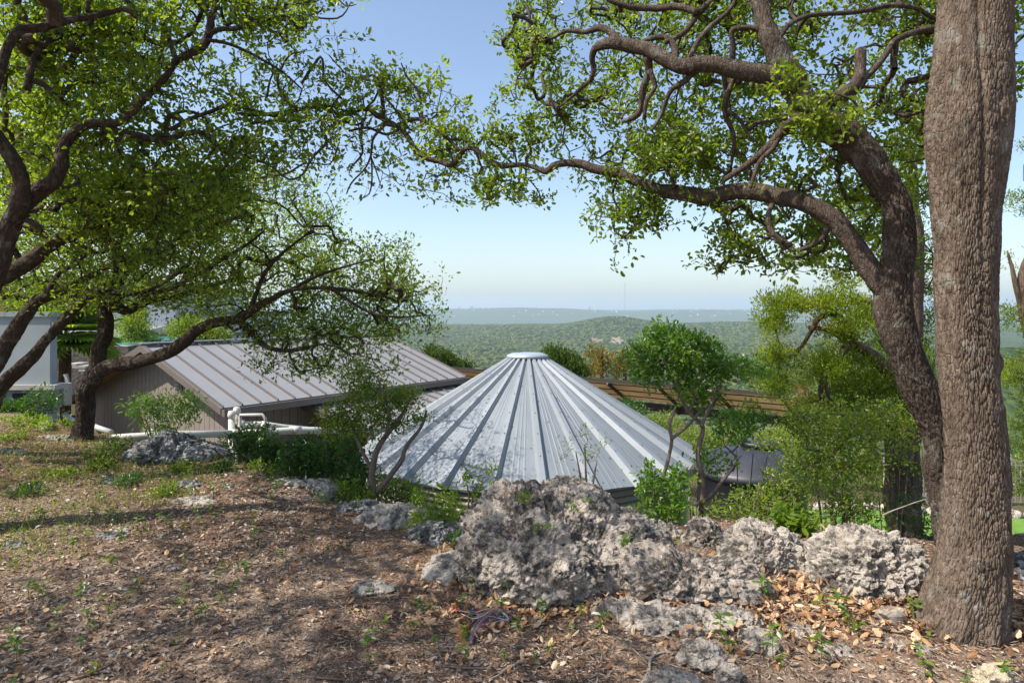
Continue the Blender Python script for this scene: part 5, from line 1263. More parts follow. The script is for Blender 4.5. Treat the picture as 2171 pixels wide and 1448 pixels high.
# sticks
stk = [([(470, 1020), (487, 1038)], 6.0, .010, 'pale bent stick leaning in the mulch below the shrubs'), ([(640, 1425), (760, 1440)], 2.9, .010, 'brown stick lying near the bottom edge, lower centre left'),
 ([(925, 1408), (985, 1412), (1050, 1416)], 2.95, .012, 'straight brown stick lying under the wire bundle'), ([(1060, 1425), (1085, 1410), (1102, 1402)], 2.95, .014, 'thick pale stick pointing at the right end of the brown stick'),
 ([(995, 1380), (1030, 1395), (1052, 1414)], 3.0, .006, 'thin grey twig above the straight brown stick'), ([(1378, 1440), (1382, 1400), (1410, 1385), (1430, 1388)], 2.95, .014, 'pale curved root loop at the bottom edge beside the long grey white rock'),
 ([(1840, 1330), (1890, 1348), (1928, 1350)], 3.3, .013, 'grey root lying just left of the trunk foot'), ([(2000, 1412), (2040, 1430), (2090, 1440)], 2.85, .008, 'thin tan twig in front of the trunk foot'),
 ([(920, 1362), (960, 1364), (1020, 1362)], 3.15, .007, 'thin twig lying just in front of the brown wire post'), ([(740, 1290), (790, 1275), (850, 1280)], 3.5, .006, 'thin dark twig on the mulch left of the wire bundle'),
 ([(300, 1372), (420, 1375), (520, 1368)], 3.2, .006, 'long straight twig lying level low on the left'), ([(150, 1440), (210, 1420), (245, 1400)], 3.0, .014, 'broken branch piece in the lower left corner'),
 ([(1870, 1092), (1925, 1070), (1960, 1058)], 4.4, .009, 'bare tan stick leaning over the broad pale boulder')]
for pts, y, w, lab in stk:
    Q = []
    for i, (px, py) in enumerate(pts):
        yy = y if py < 1120 else EYE * F / (py - HY); q = P(px, py, yy); Q.append([q[0], q[1], (g1(q[0], q[1]) + w * .7) if py > 1120 else q[2]])
    g = Geo(); Q, R = resample(np.array(Q), np.linspace(w, w * .5, len(Q)), .04); Q = Q + np.stack([fbm(Q * 9, 2, 5), fbm(Q * 9, 2, 6), 0 * Q[:, 0]], 1) * .012; tube(g, Q, R * .6, 7)
    one('stick', g, M['cutwood'] if 'pale' in lab or 'grey' in lab or 'tan' in lab else M['stem'], lab, 'stick', tuple(Q[0]), smooth=True)

# ---------------------------------------------------------------- plants
def plant(name, label, cat, base, stems, targets, leaf, stemmat='stem', per=10, spread=.07, L=.04, W=.018, rt=.0015, rad=.012, seed=1, simple=False, up=.3, group=None, seg=.07, flat=.4, crown='leaves', droop=0):
    t = thing(name, label, cat, base, group); sk = Skel(40000)
    for k, s in enumerate(stems):
        if isinstance(s[0], tuple) and len(s[0]) >= 3 and s[0][0] > 50: Q, R = trace(s)
        else: Q = np.array(s, float); R = np.linspace(rad, rad * .35, len(Q))
        Q, R = resample(Q, R, .05); Q = Q + np.stack([fbm(Q * 4 + i * 9, 2, seed + i) for i in range(3)], 1) * .02 * np.linspace(0, 1, len(Q))[:, None] ** .5
        g = Geo(); tube(g, Q, R, 8); obj('stem', g, M[stemmat], t, smooth=True); sk.limb(Q)
    sk.grow(targets, seg, .2, droop, seed); g = Geo(); sk.mesh(g, rt, .42); obj('twigs', g, M[stemmat], t, kind='stuff')
    g = Geo(); clump_leaves(g, targets, per, spread, L, W, up, simple, flat=flat); obj(crown, g, M[leaf], t); return t
def gp(px, py, y): q = P(px, py, y); q[2] = g1(q[0], q[1]) - .02; return q
def bush(name, label, cat, px, y, blobs, leaf, k=1.0, nst=4, base_px=None, **kw):
    """bush rooted at (px, y): stems go to the blobs"""
    b = np.array([PX(px, y), y, 0]); b[2] = g1(b[0], b[1]) - .03; T = blob_targets(blobs, k); st = []
    T[:, 2] = np.maximum(T[:, 2], G(T[:, 0], T[:, 1], False) + .04)
    for i in range(nst):
        e = T[rng.integers(len(T))]; m_ = (b + e) / 2 + np.array([0, 0, .12 * np.linalg.norm(e - b)]); s0 = b + np.array([rng.normal() * .04, rng.normal() * .04, 0]); st.append([s0, (s0 + m_) / 2 + rng.normal(size=3) * .02, m_, b + (e - b) * .85])
    return plant(name, label, cat, tuple(b), st, T, leaf, **kw)

# small tree with paired glossy leaves in front of the cone
T = blob_targets([(1425, 745, 80, 45, 5.9, .25, 85), (1400, 790, 70, 40, 5.9, .22, 45), (1480, 770, 70, 50, 5.9, .25, 62), (1550, 785, 55, 26, 5.9, .2, 42), (1355, 765, 36, 28, 5.8, .2, 22), (1465, 830, 50, 30, 5.9, .2, 24), (1610, 785, 25, 18, 6.0, .12, 10), (1415, 708, 45, 20, 5.9, .15, 20), (1500, 850, 40, 25, 5.9, .2, 14)], 1)
bM_ = gp(1462, 1130, 5.6)
plant('small_tree', 'slender small tree with glossy bright green leaves in front of the silver cone', 'tree', tuple(bM_), [
 [(1462, 1150, 14, 5.6), (1478, 1100, 12), (1492, 1050, 12), (1487, 1000, 11), (1478, 965, 10), (1489, 915, 10), (1487, 902, 9), (1462, 875, 8, 5.8), (1442, 838, 9), (1430, 800, 7), (1405, 760, 5)],
 [(1487, 905, 9, 5.7), (1500, 870, 8), (1520, 830, 7), (1540, 795, 5, 5.9)], [(1462, 872, 8, 5.8), (1475, 830, 7), (1485, 790, 6), (1470, 740, 4)],
 [(1380, 1075, 9, 5.5), (1395, 1030, 9), (1412, 985, 8), (1424, 935, 7), (1420, 900, 8), (1432, 860, 5, 5.7)], [(1424, 930, 8, 5.6), (1455, 905, 8), (1490, 870, 6), (1520, 850, 4, 5.9)],
 [(1475, 1070, 9, 5.6), (1510, 1050, 9), (1535, 1015, 8), (1555, 985, 6, 5.8)]], T, 'laurel_leaf', per=17, spread=.085, L=.045, W=.021, rad=.02, seed=31)
# undergrowth bushes at the right
B = bush
B('shrub', 'leafy shrub filling the gap below the small glossy tree', 'shrub', 1560, 6.0, [(1560, 910, 55, 38, 6.0, .3, 46), (1515, 975, 36, 36, 6.0, .25, 26), (1600, 880, 50, 26, 6.1, .25, 26)], 'laurel_leaf', per=12, L=.042, W=.02, seed=33)
B('shrub', 'airy green shrub directly right of the black tank lid', 'shrub', 1760, 5.8, [(1740, 890, 80, 45, 5.8, .35, 105), (1775, 965, 80, 60, 5.8, .35, 130), (1730, 1000, 40, 30, 5.7, .3, 24), (1820, 900, 50, 40, 5.9, .3, 45)], 'shrub_leaf', per=12, L=.036, W=.017, seed=34, nst=6)
B('shrub', 'low bright shrub at the foot of the small glossy tree', 'shrub', 1420, 5.3, [(1410, 1060, 55, 45, 5.3, .2, 60), (1375, 1020, 30, 40, 5.3, .15, 25), (1440, 1010, 30, 30, 5.3, .15, 18), (1345, 1100, 25, 20, 5.2, .15, 12)], 'laurel_leaf', per=11, L=.042, W=.020, seed=35)
B('shrub', 'twiggy olive shrub behind the pointed white faced boulder', 'shrub', 1580, 5.0, [(1590, 1080, 70, 50, 5.0, .2, 80), (1660, 1030, 55, 50, 5.1, .2, 75), (1530, 1090, 50, 35, 5.0, .2, 35)], 'shrub_leaf', per=8, L=.034, W=.015, seed=36, nst=9)
B('broadleaf_weed', 'weed with large drooping leaves behind the gap right of the pointed boulder', 'weed', 1690, 4.55, [(1680, 1115, 50, 38, 4.6, .12, 26), (1640, 1100, 35, 30, 4.6, .12, 14)], 'herb_leaf', per=7, L=.075, W=.034, seed=37, up=-.5)
B('shrub', 'thin branching shrub behind the broad pale boulder', 'shrub', 1800, 4.9, [(1790, 1060, 80, 55, 5.0, .25, 110), (1730, 1110, 40, 35, 4.9, .2, 25), (1850, 1090, 60, 45, 4.9, .2, 40)], 'shrub_leaf', per=9, L=.030, W=.013, seed=38, nst=8)
B('shrub', 'feathery shrub beside the foot of the juniper trunk', 'shrub', 1945, 5.2, [(1930, 1075, 50, 60, 5.2, .2, 42), (1960, 1120, 40, 40, 5.1, .15, 26)], 'dark_shrub_leaf', per=9, L=.03, W=.011, seed=39, nst=4)
B('shrub', 'pale green shrub wrapped round the juniper trunk', 'shrub', 1890, 6.6, [(1880, 920, 70, 50, 6.6, .35, 75), (1840, 870, 50, 40, 6.6, .3, 40), (1930, 900, 40, 60, 6.7, .3, 45), (1890, 980, 60, 40, 6.5, .3, 35)], 'shrub_leaf', per=12, L=.032, W=.016, seed=40, nst=6)
B('shrub', 'dense shrub below the right end of the canopy', 'shrub', 1650, 8.5, [(1650, 930, 60, 30, 8.8, .4, 60), (1700, 1000, 60, 50, 8.3, .4, 70), (1620, 1060, 60, 40, 7.6, .3, 40)], 'shrub_leaf', per=12, spread=.1, L=.045, W=.022, seed=41)
for i, (px, py, y, w, h, mt, lab) in enumerate([(1400, 905, 15.6, 55, 32, 'shrub_leaf', 'bright shrub between the cone roof edge and the canopy beam'), (1470, 930, 14.8, 60, 30, 'yellow_leaf', 'yellowish shrub under the middle of the canopy'), (1560, 945, 14.5, 60, 40, 'shrub_leaf', 'green shrub under the canopy behind the black tank'), (1680, 930, 14.2, 50, 40, 'yellow_leaf', 'yellow green shrub at the foot of the metal frame'), (1760, 950, 13.5, 70, 50, 'shrub_leaf', 'shrub beyond the black tank near the lawn'), (1340, 870, 17.0, 35, 20, 'dark_shrub_leaf', 'dark shrub peeping out under the canopy behind the cone')]):
    B('shrub', lab, 'shrub', px, y, [(px, py, w, h, y, .6, 90)], mt, per=16, spread=.17, L=.07, W=.035, rt=.003, seed=50 + i, simple=True, seg=.2)

# left shrubs
b = gp(800, 1035, 5.9)
plant('small_tree', 'small multi stemmed shrub tree in front of the lean-to roof', 'tree', tuple(gp(795, 1040, 5.9)), [
 [(795, 1055, 18, 5.9), (788, 1010, 14), (800, 955, 13), (818, 925, 11), (848, 890, 9), (870, 840, 6, 6.0)], [(795, 1050, 15, 5.9), (830, 1005, 12), (850, 975, 11), (858, 950, 9), (890, 910, 7, 6.0), (905, 870, 4)],
 [(818, 925, 8, 5.9), (825, 880, 7), (815, 840, 5), (800, 800, 3)], [(790, 1000, 9, 5.95), (760, 940, 8), (740, 890, 6), (720, 860, 4)]],
 blob_targets([(890, 885, 22, 20, 6.0, .12, 10), (770, 815, 55, 28, 6.0, .25, 42), (800, 850, 65, 35, 6.0, .3, 66), (850, 845, 45, 25, 6.0, .25, 30), (870, 800 + 30, 25, 15, 6.0, .15, 8), (720, 890, 50, 42, 6.05, .25, 66), (780, 900, 60, 35, 6.0, .3, 50), (840, 900, 35, 30, 6.0, .2, 20), (765, 785, 30, 22, 6.0, .12, 12)], 1.7), 'shrub_leaf', per=12, spread=.07, L=.032, W=.015, rad=.02, seed=61)
B('shrub', 'dark glossy shrub beside the white riser pipe', 'shrub', 545, 7.0, [(545, 950, 45, 45, 7.0, .25, 80), (510, 935, 30, 30, 7.0, .2, 30), (575, 965, 30, 30, 7.0, .2, 30)], 'dark_shrub_leaf', per=14, L=.045, W=.020, seed=62)
B('shrub', 'dark green shrub against the board wall, right of the pipe riser', 'shrub', 645, 6.9, [(640, 970, 50, 42, 6.9, .25, 80), (680, 985, 45, 40, 6.8, .25, 65), (620, 990, 35, 25, 6.8, .2, 30)], 'dark_shrub_leaf', per=14, L=.043, W=.020, seed=63)
B('shrub', 'deep green shrub shaded behind the small multi stemmed tree', 'shrub', 720, 6.7, [(720, 960, 50, 55, 6.7, .3, 85), (760, 1000, 50, 40, 6.5, .3, 60)], 'dark_shrub_leaf', per=14, L=.040, W=.018, seed=64)
B('shrub', 'light green shrub at the lower left rim of the cone roof', 'shrub', 850, 6.1, [(820, 1040, 60, 28, 6.1, .25, 60), (870, 1040, 35, 22, 6.3, .25, 35), (760, 1050, 50, 20, 5.9, .2, 36)], 'shrub_leaf', per=12, L=.036, W=.016, seed=65)
B('tall_herb', 'upright yellow green herb left of the largest boulder', 'herb', 930, 4.9, [(905, 1080, 35, 35, 4.9, .15, 26), (945, 1075, 28, 38, 4.9, .15, 22), (920, 1115, 40, 22, 4.8, .15, 22)], 'herb_leaf', per=8, L=.055, W=.017, seed=66, nst=8, up=.1)
B('shrub', 'low dark weed clump at the left foot of the largest boulder', 'weed', 968, 4.4, [(965, 1150, 18, 18, 4.4, .06, 12)], 'dark_shrub_leaf', per=10, spread=.04, L=.03, W=.012, seed=67)
B('nandina', 'feathery leaved shrub against the shaded gable wall', 'shrub', 340, 8.6, [(310, 860, 45, 25, 8.6, .3, 42), (370, 860, 55, 28, 8.6, .3, 52), (345, 895, 55, 25, 8.6, .3, 34), (405, 870, 30, 18, 8.6, .2, 14)], 'laurel_leaf', per=11, spread=.10, L=.065, W=.018, rt=.0014, seed=68, nst=6, up=-.1)
B('shrub', 'dark shrub under the grey wall block at the left edge', 'shrub', 60, 8.4, [(50, 880, 55, 35, 8.4, .35, 85), (90, 850, 35, 30, 8.5, .3, 40), (15, 900, 30, 25, 8.3, .3, 30)], 'dark_shrub_leaf', per=14, spread=.09, L=.04, W=.019, seed=69)
B('shrub', 'sunlit low green plant between the left rocks and the curved oak', 'shrub', 60, 7.6, [(50, 915, 55, 16, 7.6, .3, 50), (110, 925, 40, 14, 7.6, .3, 32)], 'herb_leaf', per=11, L=.035, W=.016, seed=70)
for i, (px, py, y, w, h, mt, lab) in enumerate([(215, 960, 6.6, 40, 20, 'shrub_leaf', 'low plant clump right in front of the curved oak trunk'), (250, 945, 7.0, 30, 16, 'dark_shrub_leaf', 'dark low plant clump right of the curved oak trunk foot'), (440, 925 + 18, 7.5, 40, 16, 'shrub_leaf', 'green clump just behind the bluish grey boulder'),
  (560, 1005, 6.35, 28, 22, 'herb_leaf', 'fresh light green sprouts right of the bluish grey boulder'), (705, 1035, 5.9, 40, 16, 'herb_leaf', 'fresh green sprouts behind the grey ledge rocks'), (215, 990, 6.3, 32, 20, 'shrub_leaf', 'leafy weed clump left of the bluish grey boulder'), (275, 1070, 5.7, 28, 18, 'dark_shrub_leaf', 'dark weed clump growing on the long low grey rock'),
  (350, 1085, 5.4, 26, 14, 'shrub_leaf', 'weed clump left of the flat overhanging slab rock'), (385, 1005, 6.2, 36, 16, 'shrub_leaf', 'small plants at the front foot of the bluish grey boulder'), (465, 1005, 6.2, 24, 14, 'dark_shrub_leaf', 'dark small plant at the right front foot of the bluish boulder'), (60, 1085, 5.4, 40, 26, 'dark_shrub_leaf', 'greyish fern like weed patch near the left edge'),
  (130, 1040, 5.9, 40, 18, 'shrub_leaf', 'weed patch uphill of the fern like weeds on the left'), (30, 950, 7.0, 35, 18, 'shrub_leaf', 'weed patch by the left edge near the sunlit pale rock')]):
    B('weed_clump', lab, 'weed', px, y, [(px, py, w, h, y, .18, 34)], mt, per=9, spread=.05, L=.03, W=.013, seed=90 + i, nst=5, seg=.05)
# plants on the big boulder and sprigs above it
for i, (px, py, y, w, h, n_, mt, lab) in enumerate([(1110, 1056, 3.75, 18, 9, 12, 'shrub_leaf', 'small green weed rooted on top of the largest boulder'), (1213, 1072, 3.7, 9, 10, 6, 'herb_leaf', 'yellowish weed on the upper right of the largest boulder'), (1243, 1062, 3.8, 7, 8, 5, 'laurel_leaf', 'tiny dark green sprout beside the yellowish weed on the boulder'), (1328, 1145, 3.62, 12, 12, 10, 'laurel_leaf', 'green sprout where the two joined boulders meet'), (1150, 1118, 3.55, 22, 6, 7, 'laurel_leaf', 'thin trailing sprout on the front face of the largest boulder')]):
    T = blob_targets([(px, py, w, h, y, .04, n_)], 1); b = P(px, py + h + 12, y + .08)
    plant('rock_weed', lab, 'weed', tuple(b), [[b, (b + T.mean(0)) / 2, T.mean(0)]], T, mt, per=6, spread=.022, L=.020, W=.009, rt=.0008, rad=.003, seed=120 + i, seg=.02)
b = gp(1010, 1040, 4.6)
B('sprig_plant', 'pale green sprig plant peeking over the left top of the largest boulder', 'herb', 1000, 4.5, [(990, 1010, 14, 20, 4.5, .05, 8), (1040, 1000, 16, 10, 4.5, .05, 6), (1010, 1040, 20, 14, 4.5, .05, 8)], 'herb_leaf', per=7, spread=.05, L=.038, W=.013, seed=131, nst=5)
B('sprig_plant', 'airy thin sprig plant in front of the right face of the cone roof', 'herb', 1240, 4.75, [(1235, 930, 25, 22, 4.75, .08, 9), (1200, 955, 28, 28, 4.75, .08, 9), (1255, 975, 28, 40, 4.75, .08, 12), (1275, 945, 14, 28, 4.75, .06, 4), (1250, 1020, 30, 18, 4.7, .06, 8)], 'herb_leaf', per=6, spread=.06, L=.022, W=.008, rt=.0009, seed=132, nst=6)

# seedlings
protos = []
for k in range(4):
    h = [.06, .08, .05, .10][k]; g = Geo(); t = thing('seedling', 'green seedling sprouting through the leaf litter', 'seedling', (0, 0, 0), 'green seedlings sprouting through the leaf litter')
    tube(g, [(0, 0, -.01), (.004, 0, h * .6), (.0, .006, h)], [.0013, .001, .0008], 4); obj('stem', g, M['herb_leaf'], t)
    nlf = [5, 8, 4, 10][k]; C = np.zeros((nlf, 3)); C[:, 2] = np.linspace(h * .45, h, nlf); a = np.arange(nlf) * 2.4; D = np.stack([np.cos(a), np.sin(a), rng.uniform(-.5, .3, nlf)], 1)
    g = Geo(); leafmesh(g, C, D, np.tile([0, 0, 1.0], (nlf, 1)) + rand_dirs(nlf) * .3, rng.uniform(.02, .042, nlf), rng.uniform(.010, .018, nlf), rng.random(nlf)); obj('leaves', g, M['laurel_leaf' if k % 2 else 'herb_leaf'], t); protos.append(t)
x, y = scatter(900, 2.3, 7.5, -40, 40); k = inside(x, y, -.1) & (fbm(p2(x, y, .9), 3, 91) + .4 * sst(0, 2, -x) > rng.uniform(-.1, .6, len(x))); x = x[k][:210]; y = y[k][:210]
spots = list(zip(x, y)) + [(PX(px, EYE * F / (py - HY)), EYE * F / (py - HY)) for px, py in ((1620, 1285), (1790, 1300), (1790, 1330), (1800, 1345), (1775, 1320), (1820, 1355), (1640, 1400), (1655, 1415), (1740, 1410), (1960, 1440), (1950, 1425), (1545, 1385), (1530, 1370), (1740, 1300), (1000, 1225), (1005, 1250), (1080, 1270), (1100, 1275), (920, 1375), (985, 1395))]
for i, (a, b_) in enumerate(spots):
    pr0 = protos[i % 4]; loc = (a, b_, g1(a, b_))
    if i < 4: pr0.location = loc; pr0.scale = (1.1,) * 3; continue
    copy_tree(pr0, loc, rng.uniform(0, 6.28), rng.uniform(.7, 1.6) * (1.15 if i >= len(x) else .9))

# undergrowth on the slope beyond the lip
def undergrowth():
    x, y = scatter(7500, 4.5, 13, -42, 40); e = np.interp(x, EDX, EDY); d = y - e
    hs = np.hypot(x - TC[0], y - TC[1]) > TR + .15
    inh = (((x - E0[0]) * ds[0] + (y - E0[1]) * ds[1]) > -.5) & (((x - le0[0]) * ds[0] + (y - le0[1]) * ds[1] > -.1) | (y < 11.5))
    lawn_ = (x > 4.4) & (y > 9.0)
    k = (d > .15) & (d < 6.5) & hs & inh & ~lawn_ & (np.hypot(x - bc[0], y - bc[1]) > 1.0) & (x > -9.5) & (fbm(p2(x, y, 1.2), 2, 97) > -.25); x = x[k]; y = y[k]; d = d[k]
    T = np.stack([x, y, G(x, y) + rng.random(len(x)) * np.clip(.08 + d * .18, .08, .38)], 1); g = Geo(); clump_leaves(g, T, 13, .11, .042, .019, .4, True)
    tag(obj('undergrowth', g, M['shrub_leaf']), 'mixed green weeds and saplings covering the slope below the rocks', 'undergrowth', kind='stuff')
undergrowth()
# patch of low grassy weeds left
def grass(n, f, L, mat, name, label, r0=2.5, r1=9):
    x, y = scatter(n, r0, r1, -43, 10); k = f(x, y); x = x[k]; y = y[k]; g = Geo(); n_ = len(x)
    D = rand_dirs(n_) * .55 + [0, 0, .8]; leafmesh(g, np.stack([x, y, G(x, y) - .003], 1), D, rand_dirs(n_), L * rng.uniform(.5, 1.3, n_), .006, rng.random(n_), .3, True)
    tag(obj(name, g, M[mat]), label, 'grass', kind='stuff')
grass(27000, lambda x, y: inside(x, y, .3) & (fbm(p2(x, y, .9), 3, 99) + 1.0 * sst(1.3, 3.6, -x) + .35 * sst(4.5, 7.5, y) - .68 > rng.random(len(x)) * .5), .075, 'shrub_leaf', 'grass', 'thin patchy grass and small weeds on the left slope')
M['straw_leaf'] = m_litter('dry grass', [(0, (.30, .22, .10)), (1, (.50, .40, .22))], .7, .2)
grass(9000, lambda x, y: inside(x, y, .1) & (fbm(p2(x, y, 1.2), 3, 103) + .7 * sst(2.2, 4.2, -x) - .6 > rng.random(len(x)) * .4), .085, 'straw_leaf', 'dry_grass', 'tufts of dry straw coloured grass on the left slope')

# ---------------------------------------------------------------- juniper and other trees behind
def juniper(label, base, stems, blobs, k=.62, per=38, spread=.105, L=.042, W=.013, leaf='juniper_leaf', seed=1, dead=None, name='juniper_tree', simple=True, rt=.0022):
    T = blob_targets(blobs, k); t = thing(name, label, 'tree', base); sk = Skel(60000)
    for i, s in enumerate(stems):
        Q, R = trace(s); Q, R = resample(Q, R, .05); Q = Q + np.stack([fbm(Q * 2.5 + j * 9, 3, seed + j) for j in range(3)], 1) * .05
        g = Geo(); tube(g, Q, R, 16 if i == 0 else 10, disp=(lambda q, r_: .10 * r_ * np.sin(np.arctan2(q[:, 1], q[:, 0]) * 5 + q[:, 2] * 1.5) + .03 * r_ * vnoise(q * [60, 60, 8], 3)) if i == 0 else None)
        obj('trunk' if i == 0 else 'limb', g, M['bark_juniper'], t, smooth=True); sk.limb(Q)
    sk.grow(T, .12, .2, 0, seed); g = Geo(); sk.mesh(g, rt, .42); obj('branches', g, M['twig'], t, kind='stuff')
    g = Geo(); clump_leaves(g, T, per, spread, L, W, .9, simple, flat=.2, fold=.4); obj('crown', g, M[leaf], t)
    if dead: 
        Td = blob_targets(dead, 1); g = Geo(); clump_leaves(g, Td, 30, .12, .04, .01, .2, True); obj('dead_foliage', g, M['dead_juniper'], t)
    return t
bJ = gp(1915, 1150, 7.4)
juniper('large juniper with shaggy dark trunk and bright sprays behind the right oaks', tuple(bJ), [
 [(1915, 1190, 78, 7.4), (1918, 1100, 72), (1920, 1000, 70), (1925, 900, 62), (1930, 780, 54), (1935, 660, 44), (1940, 520, 34), (1935, 400, 24), (1925, 300, 12)],
 [(1895, 1150, 30, 7.25), (1885, 1040, 24), (1890, 960, 20), (1880, 900, 15)],
 [(1925, 860, 36, 7.3), (1890, 800, 34), (1862, 765, 30), (1830, 740, 24), (1795, 725, 18), (1760, 700, 13), (1710, 690, 8)],
 [(1795, 728, 20, 7.1), (1775, 760, 18), (1750, 790, 16), (1742, 825, 13), (1745, 860, 9), (1725, 875, 6)], [(1750, 800, 9, 7.1), (1760, 840, 9), (1785, 885, 6)],
 [(1820, 735, 14, 7.2), (1780, 670, 14), (1735, 672, 12), (1715, 700, 10), (1690, 740, 7), (1660, 760, 4)],
 [(1930, 640, 26, 7.4), (1880, 600, 20), (1840, 575, 16), (1790, 545, 11), (1730, 550, 7), (1690, 560, 4)],
 [(1935, 500, 20, 7.4), (1900, 440, 16), (1870, 420, 12), (1830, 430, 8)], [(1935, 700, 22, 7.4), (1880, 690, 18), (1850, 640, 14), (1810, 630, 9)]],
 [(1690, 650, 80, 30, 7.0, .4, 90), (1770, 640, 50, 25, 7.1, .4, 50), (1640, 690, 35, 30, 6.9, .3, 35), (1650, 760, 40, 30, 6.9, .3, 40), (1790, 690, 60, 40, 7.0, .4, 70), (1740, 780, 50, 35, 7.0, .4, 55), (1640, 820, 35, 22, 6.9, .3, 25), (1800, 780, 70, 50, 7.3, .4, 100), (1860, 830, 70, 50, 7.4, .4, 110), (1780, 850, 60, 40, 7.3, .4, 75), (1900, 740, 50, 60, 7.6, .4, 90), (1850, 660, 50, 40, 7.5, .4, 60),
  (1710, 545, 60, 20, 7.2, .4, 30), (1790, 590, 40, 25, 7.2, .4, 22), (1830, 440, 50, 35, 7.3, .4, 50), (1900, 400, 60, 50, 7.5, .4, 80), (1920, 310, 45, 40, 7.5, .4, 55), (1880, 520, 60, 50, 7.5, .4, 60), (1945, 560, 30, 90, 7.8, .3, 60), (1700, 870, 50, 30, 7.2, .3, 35), (1600 + 45, 640, 40, 15, 7.0, .3, 20), (1960, 700, 25, 120, 7.8, .3, 60), (1870, 900, 60, 30, 7.3, .3, 50)], .85, seed=201,
 dead=[(1710, 850, 35, 20, 7.25, .2, 16), (1670, 740, 25, 12, 7.0, .2, 6), (1740, 690, 20, 8, 7.0, .2, 5)])
juniper('juniper seen only in the strip right of the thick trunk', tuple(gp(2230, 1100, 8.5)), [
 [(2230, 1150, 50, 8.5), (2220, 900, 45), (2190, 700, 40), (2172, 600, 32), (2182, 540, 24), (2200, 470, 18), (2215, 400, 12)], [(2185, 690, 22, 8.5), (2165, 640, 16), (2150, 590, 12), (2140, 540, 6)]],
 [(2190, 430, 50, 30, 8.5, .4, 50), (2180, 560, 60, 40, 8.5, .4, 25), (2170, 680, 50, 40, 8.5, .4, 60), (2180, 800, 60, 60, 8.5, .4, 110), (2180, 920, 60, 60, 8.5, .4, 90), (2190, 1040, 50, 50, 8.5, .4, 45), (2200, 290, 50, 40, 8.5, .4, 12)], .65, seed=207)
def far_tree(label, px, base_y, yd, blobs, leaf, seed, k=1.0, name='juniper_tree', L=.16, W=.07, spread=.4, per=24, tw=14):
    b = np.array([PX(px, yd), yd, 0.]); b[2] = g1(b[0], b[1]) - .1; cz_ = blobs[0][1]
    pyb = HY + (EYE - b[2]) / yd * F
    return juniper(label, tuple(b), [[(px, pyb, tw, yd), (px + 2, (pyb + cz_) / 2, tw * .8), (px, cz_, tw * .5), (px + 2, cz_ - 15, tw * .25)]], blobs, k, per, spread, L, W, leaf, seed, name=name, rt=.008)
far_tree('dark rounded juniper behind the right eave of the house, larger of the pair', 935, 790, 34, [(935, 765, 28, 22, 34, 1.0, 80), (915, 750, 14, 14, 34, .6, 26), (958, 778, 22, 12, 34, .8, 36)], 'far_juniper', 211)
far_tree('small juniper crown touching the cone roof left slope', 985, 790, 38, [(985, 778, 16, 10, 38, .8, 28)], 'far_juniper', 212)
far_tree('dark juniper crown just right of the tank cap', 1190, 780, 30, [(1175, 758, 22, 18, 30, .8, 60), (1200, 775, 32, 24, 30, 1.0, 110), (1222, 790, 24, 16, 30, .8, 50)], 'far_juniper', 213)
far_tree('rusty orange oak crown between the juniper and the small glossy tree', 1275, 790, 33, [(1265, 752, 20, 16, 33, .9, 34), (1260, 785, 24, 18, 33, .9, 40), (1285, 770, 20, 16, 33, .9, 22)], 'rust_leaf', 214, .55, name='oak_tree', per=16, L=.17, W=.09)
far_tree('second rusty oak crown, half hidden by the small glossy tree', 1325, 790, 33, [(1320, 765, 24, 20, 33, .9, 42), (1310, 790, 22, 14, 33, .8, 26)], 'rust_leaf', 215, .55, name='oak_tree', per=16, L=.17, W=.09)
far_tree('grey green tree on the slope left of the juniper sprays', 1640, 820, 40, [(1620, 800, 50, 20, 40, 2, 60), (1680, 810, 50, 24, 40, 2, 60)], 'oak_leaf_dark', 216, name='oak_tree')
far_tree('yellow green feathery tree in front of the white house', 285, 760, 27, [(285, 700, 34, 34, 27, .8, 120), (285, 670, 20, 22, 27, .6, 40), (300, 725, 36, 14, 27, .8, 60)], 'yellow_leaf', 217, name='cypress_tree', L=.13, W=.04, spread=.28)
far_tree('pale green tree between the white house and the house roof ridge', 410, 740, 27, [(400, 700, 44, 24, 27, .9, 90), (450, 712, 30, 16, 27, .8, 40)], 'shrub_leaf', 218, name='oak_tree', L=.12, W=.06)

# ---------------------------------------------------------------- lawn, edging, fence at the right
m = new_mat('lawn'); n = N_(m); co = n.coord('Object'); col = n.ramp(n.noise(co, 3, 6, .7), [(.3, (.10, .20, .03)), (.7, (.17, .30, .05))]); n.out(n.pbsdf(col, .9, 0, n.bump(n.noise(co, 80, 3), .8, .02), .2).outputs[0]); M['lawn'] = m
lx = np.linspace(4.3, 13, 60); ly = np.linspace(9.3, 16.0, 50); X_, Y_ = np.meshgrid(lx, ly, indexing='ij'); Z_ = G(X_, Y_, False) + .06
V, Fc = loft(np.stack([X_, Y_, Z_], -1)); g = Geo(); g.add(V, Fc); a = V[Fc[0]]
if np.cross(a[1] - a[0], a[2] - a[0])[2] < 0: g.F = [f[:, ::-1] for f in g.F]
o = obj('lawn', g, M['lawn'], smooth=True); o['kind'] = 'structure'
M['rust'] = m_plain('rusted steel', (.25, .09, .04), .8, .2, .2, 8)
ed = thing('steel_edging', 'low rusty steel edging strip along the near side of the lawn', 'edging', (7, 9.2, g1(7, 9.2)))
for k in range(6):
    xa = 4.3 + k * 1.45; g = Geo(); za = g1(xa, 9.25); zb = g1(xa + 1.44, 9.25); obox(g, (xa, 9.25, za - .1), (1.44, 0, zb - za), (0, .03, 0), (0, 0, .32)); obj('edging_strip', g, M['rust'], ed)
bd = thing('stone_border', 'row of pinkish border stones along the far side of the lawn', 'stone border', (8.5, 16.1, g1(8.5, 16.1)))
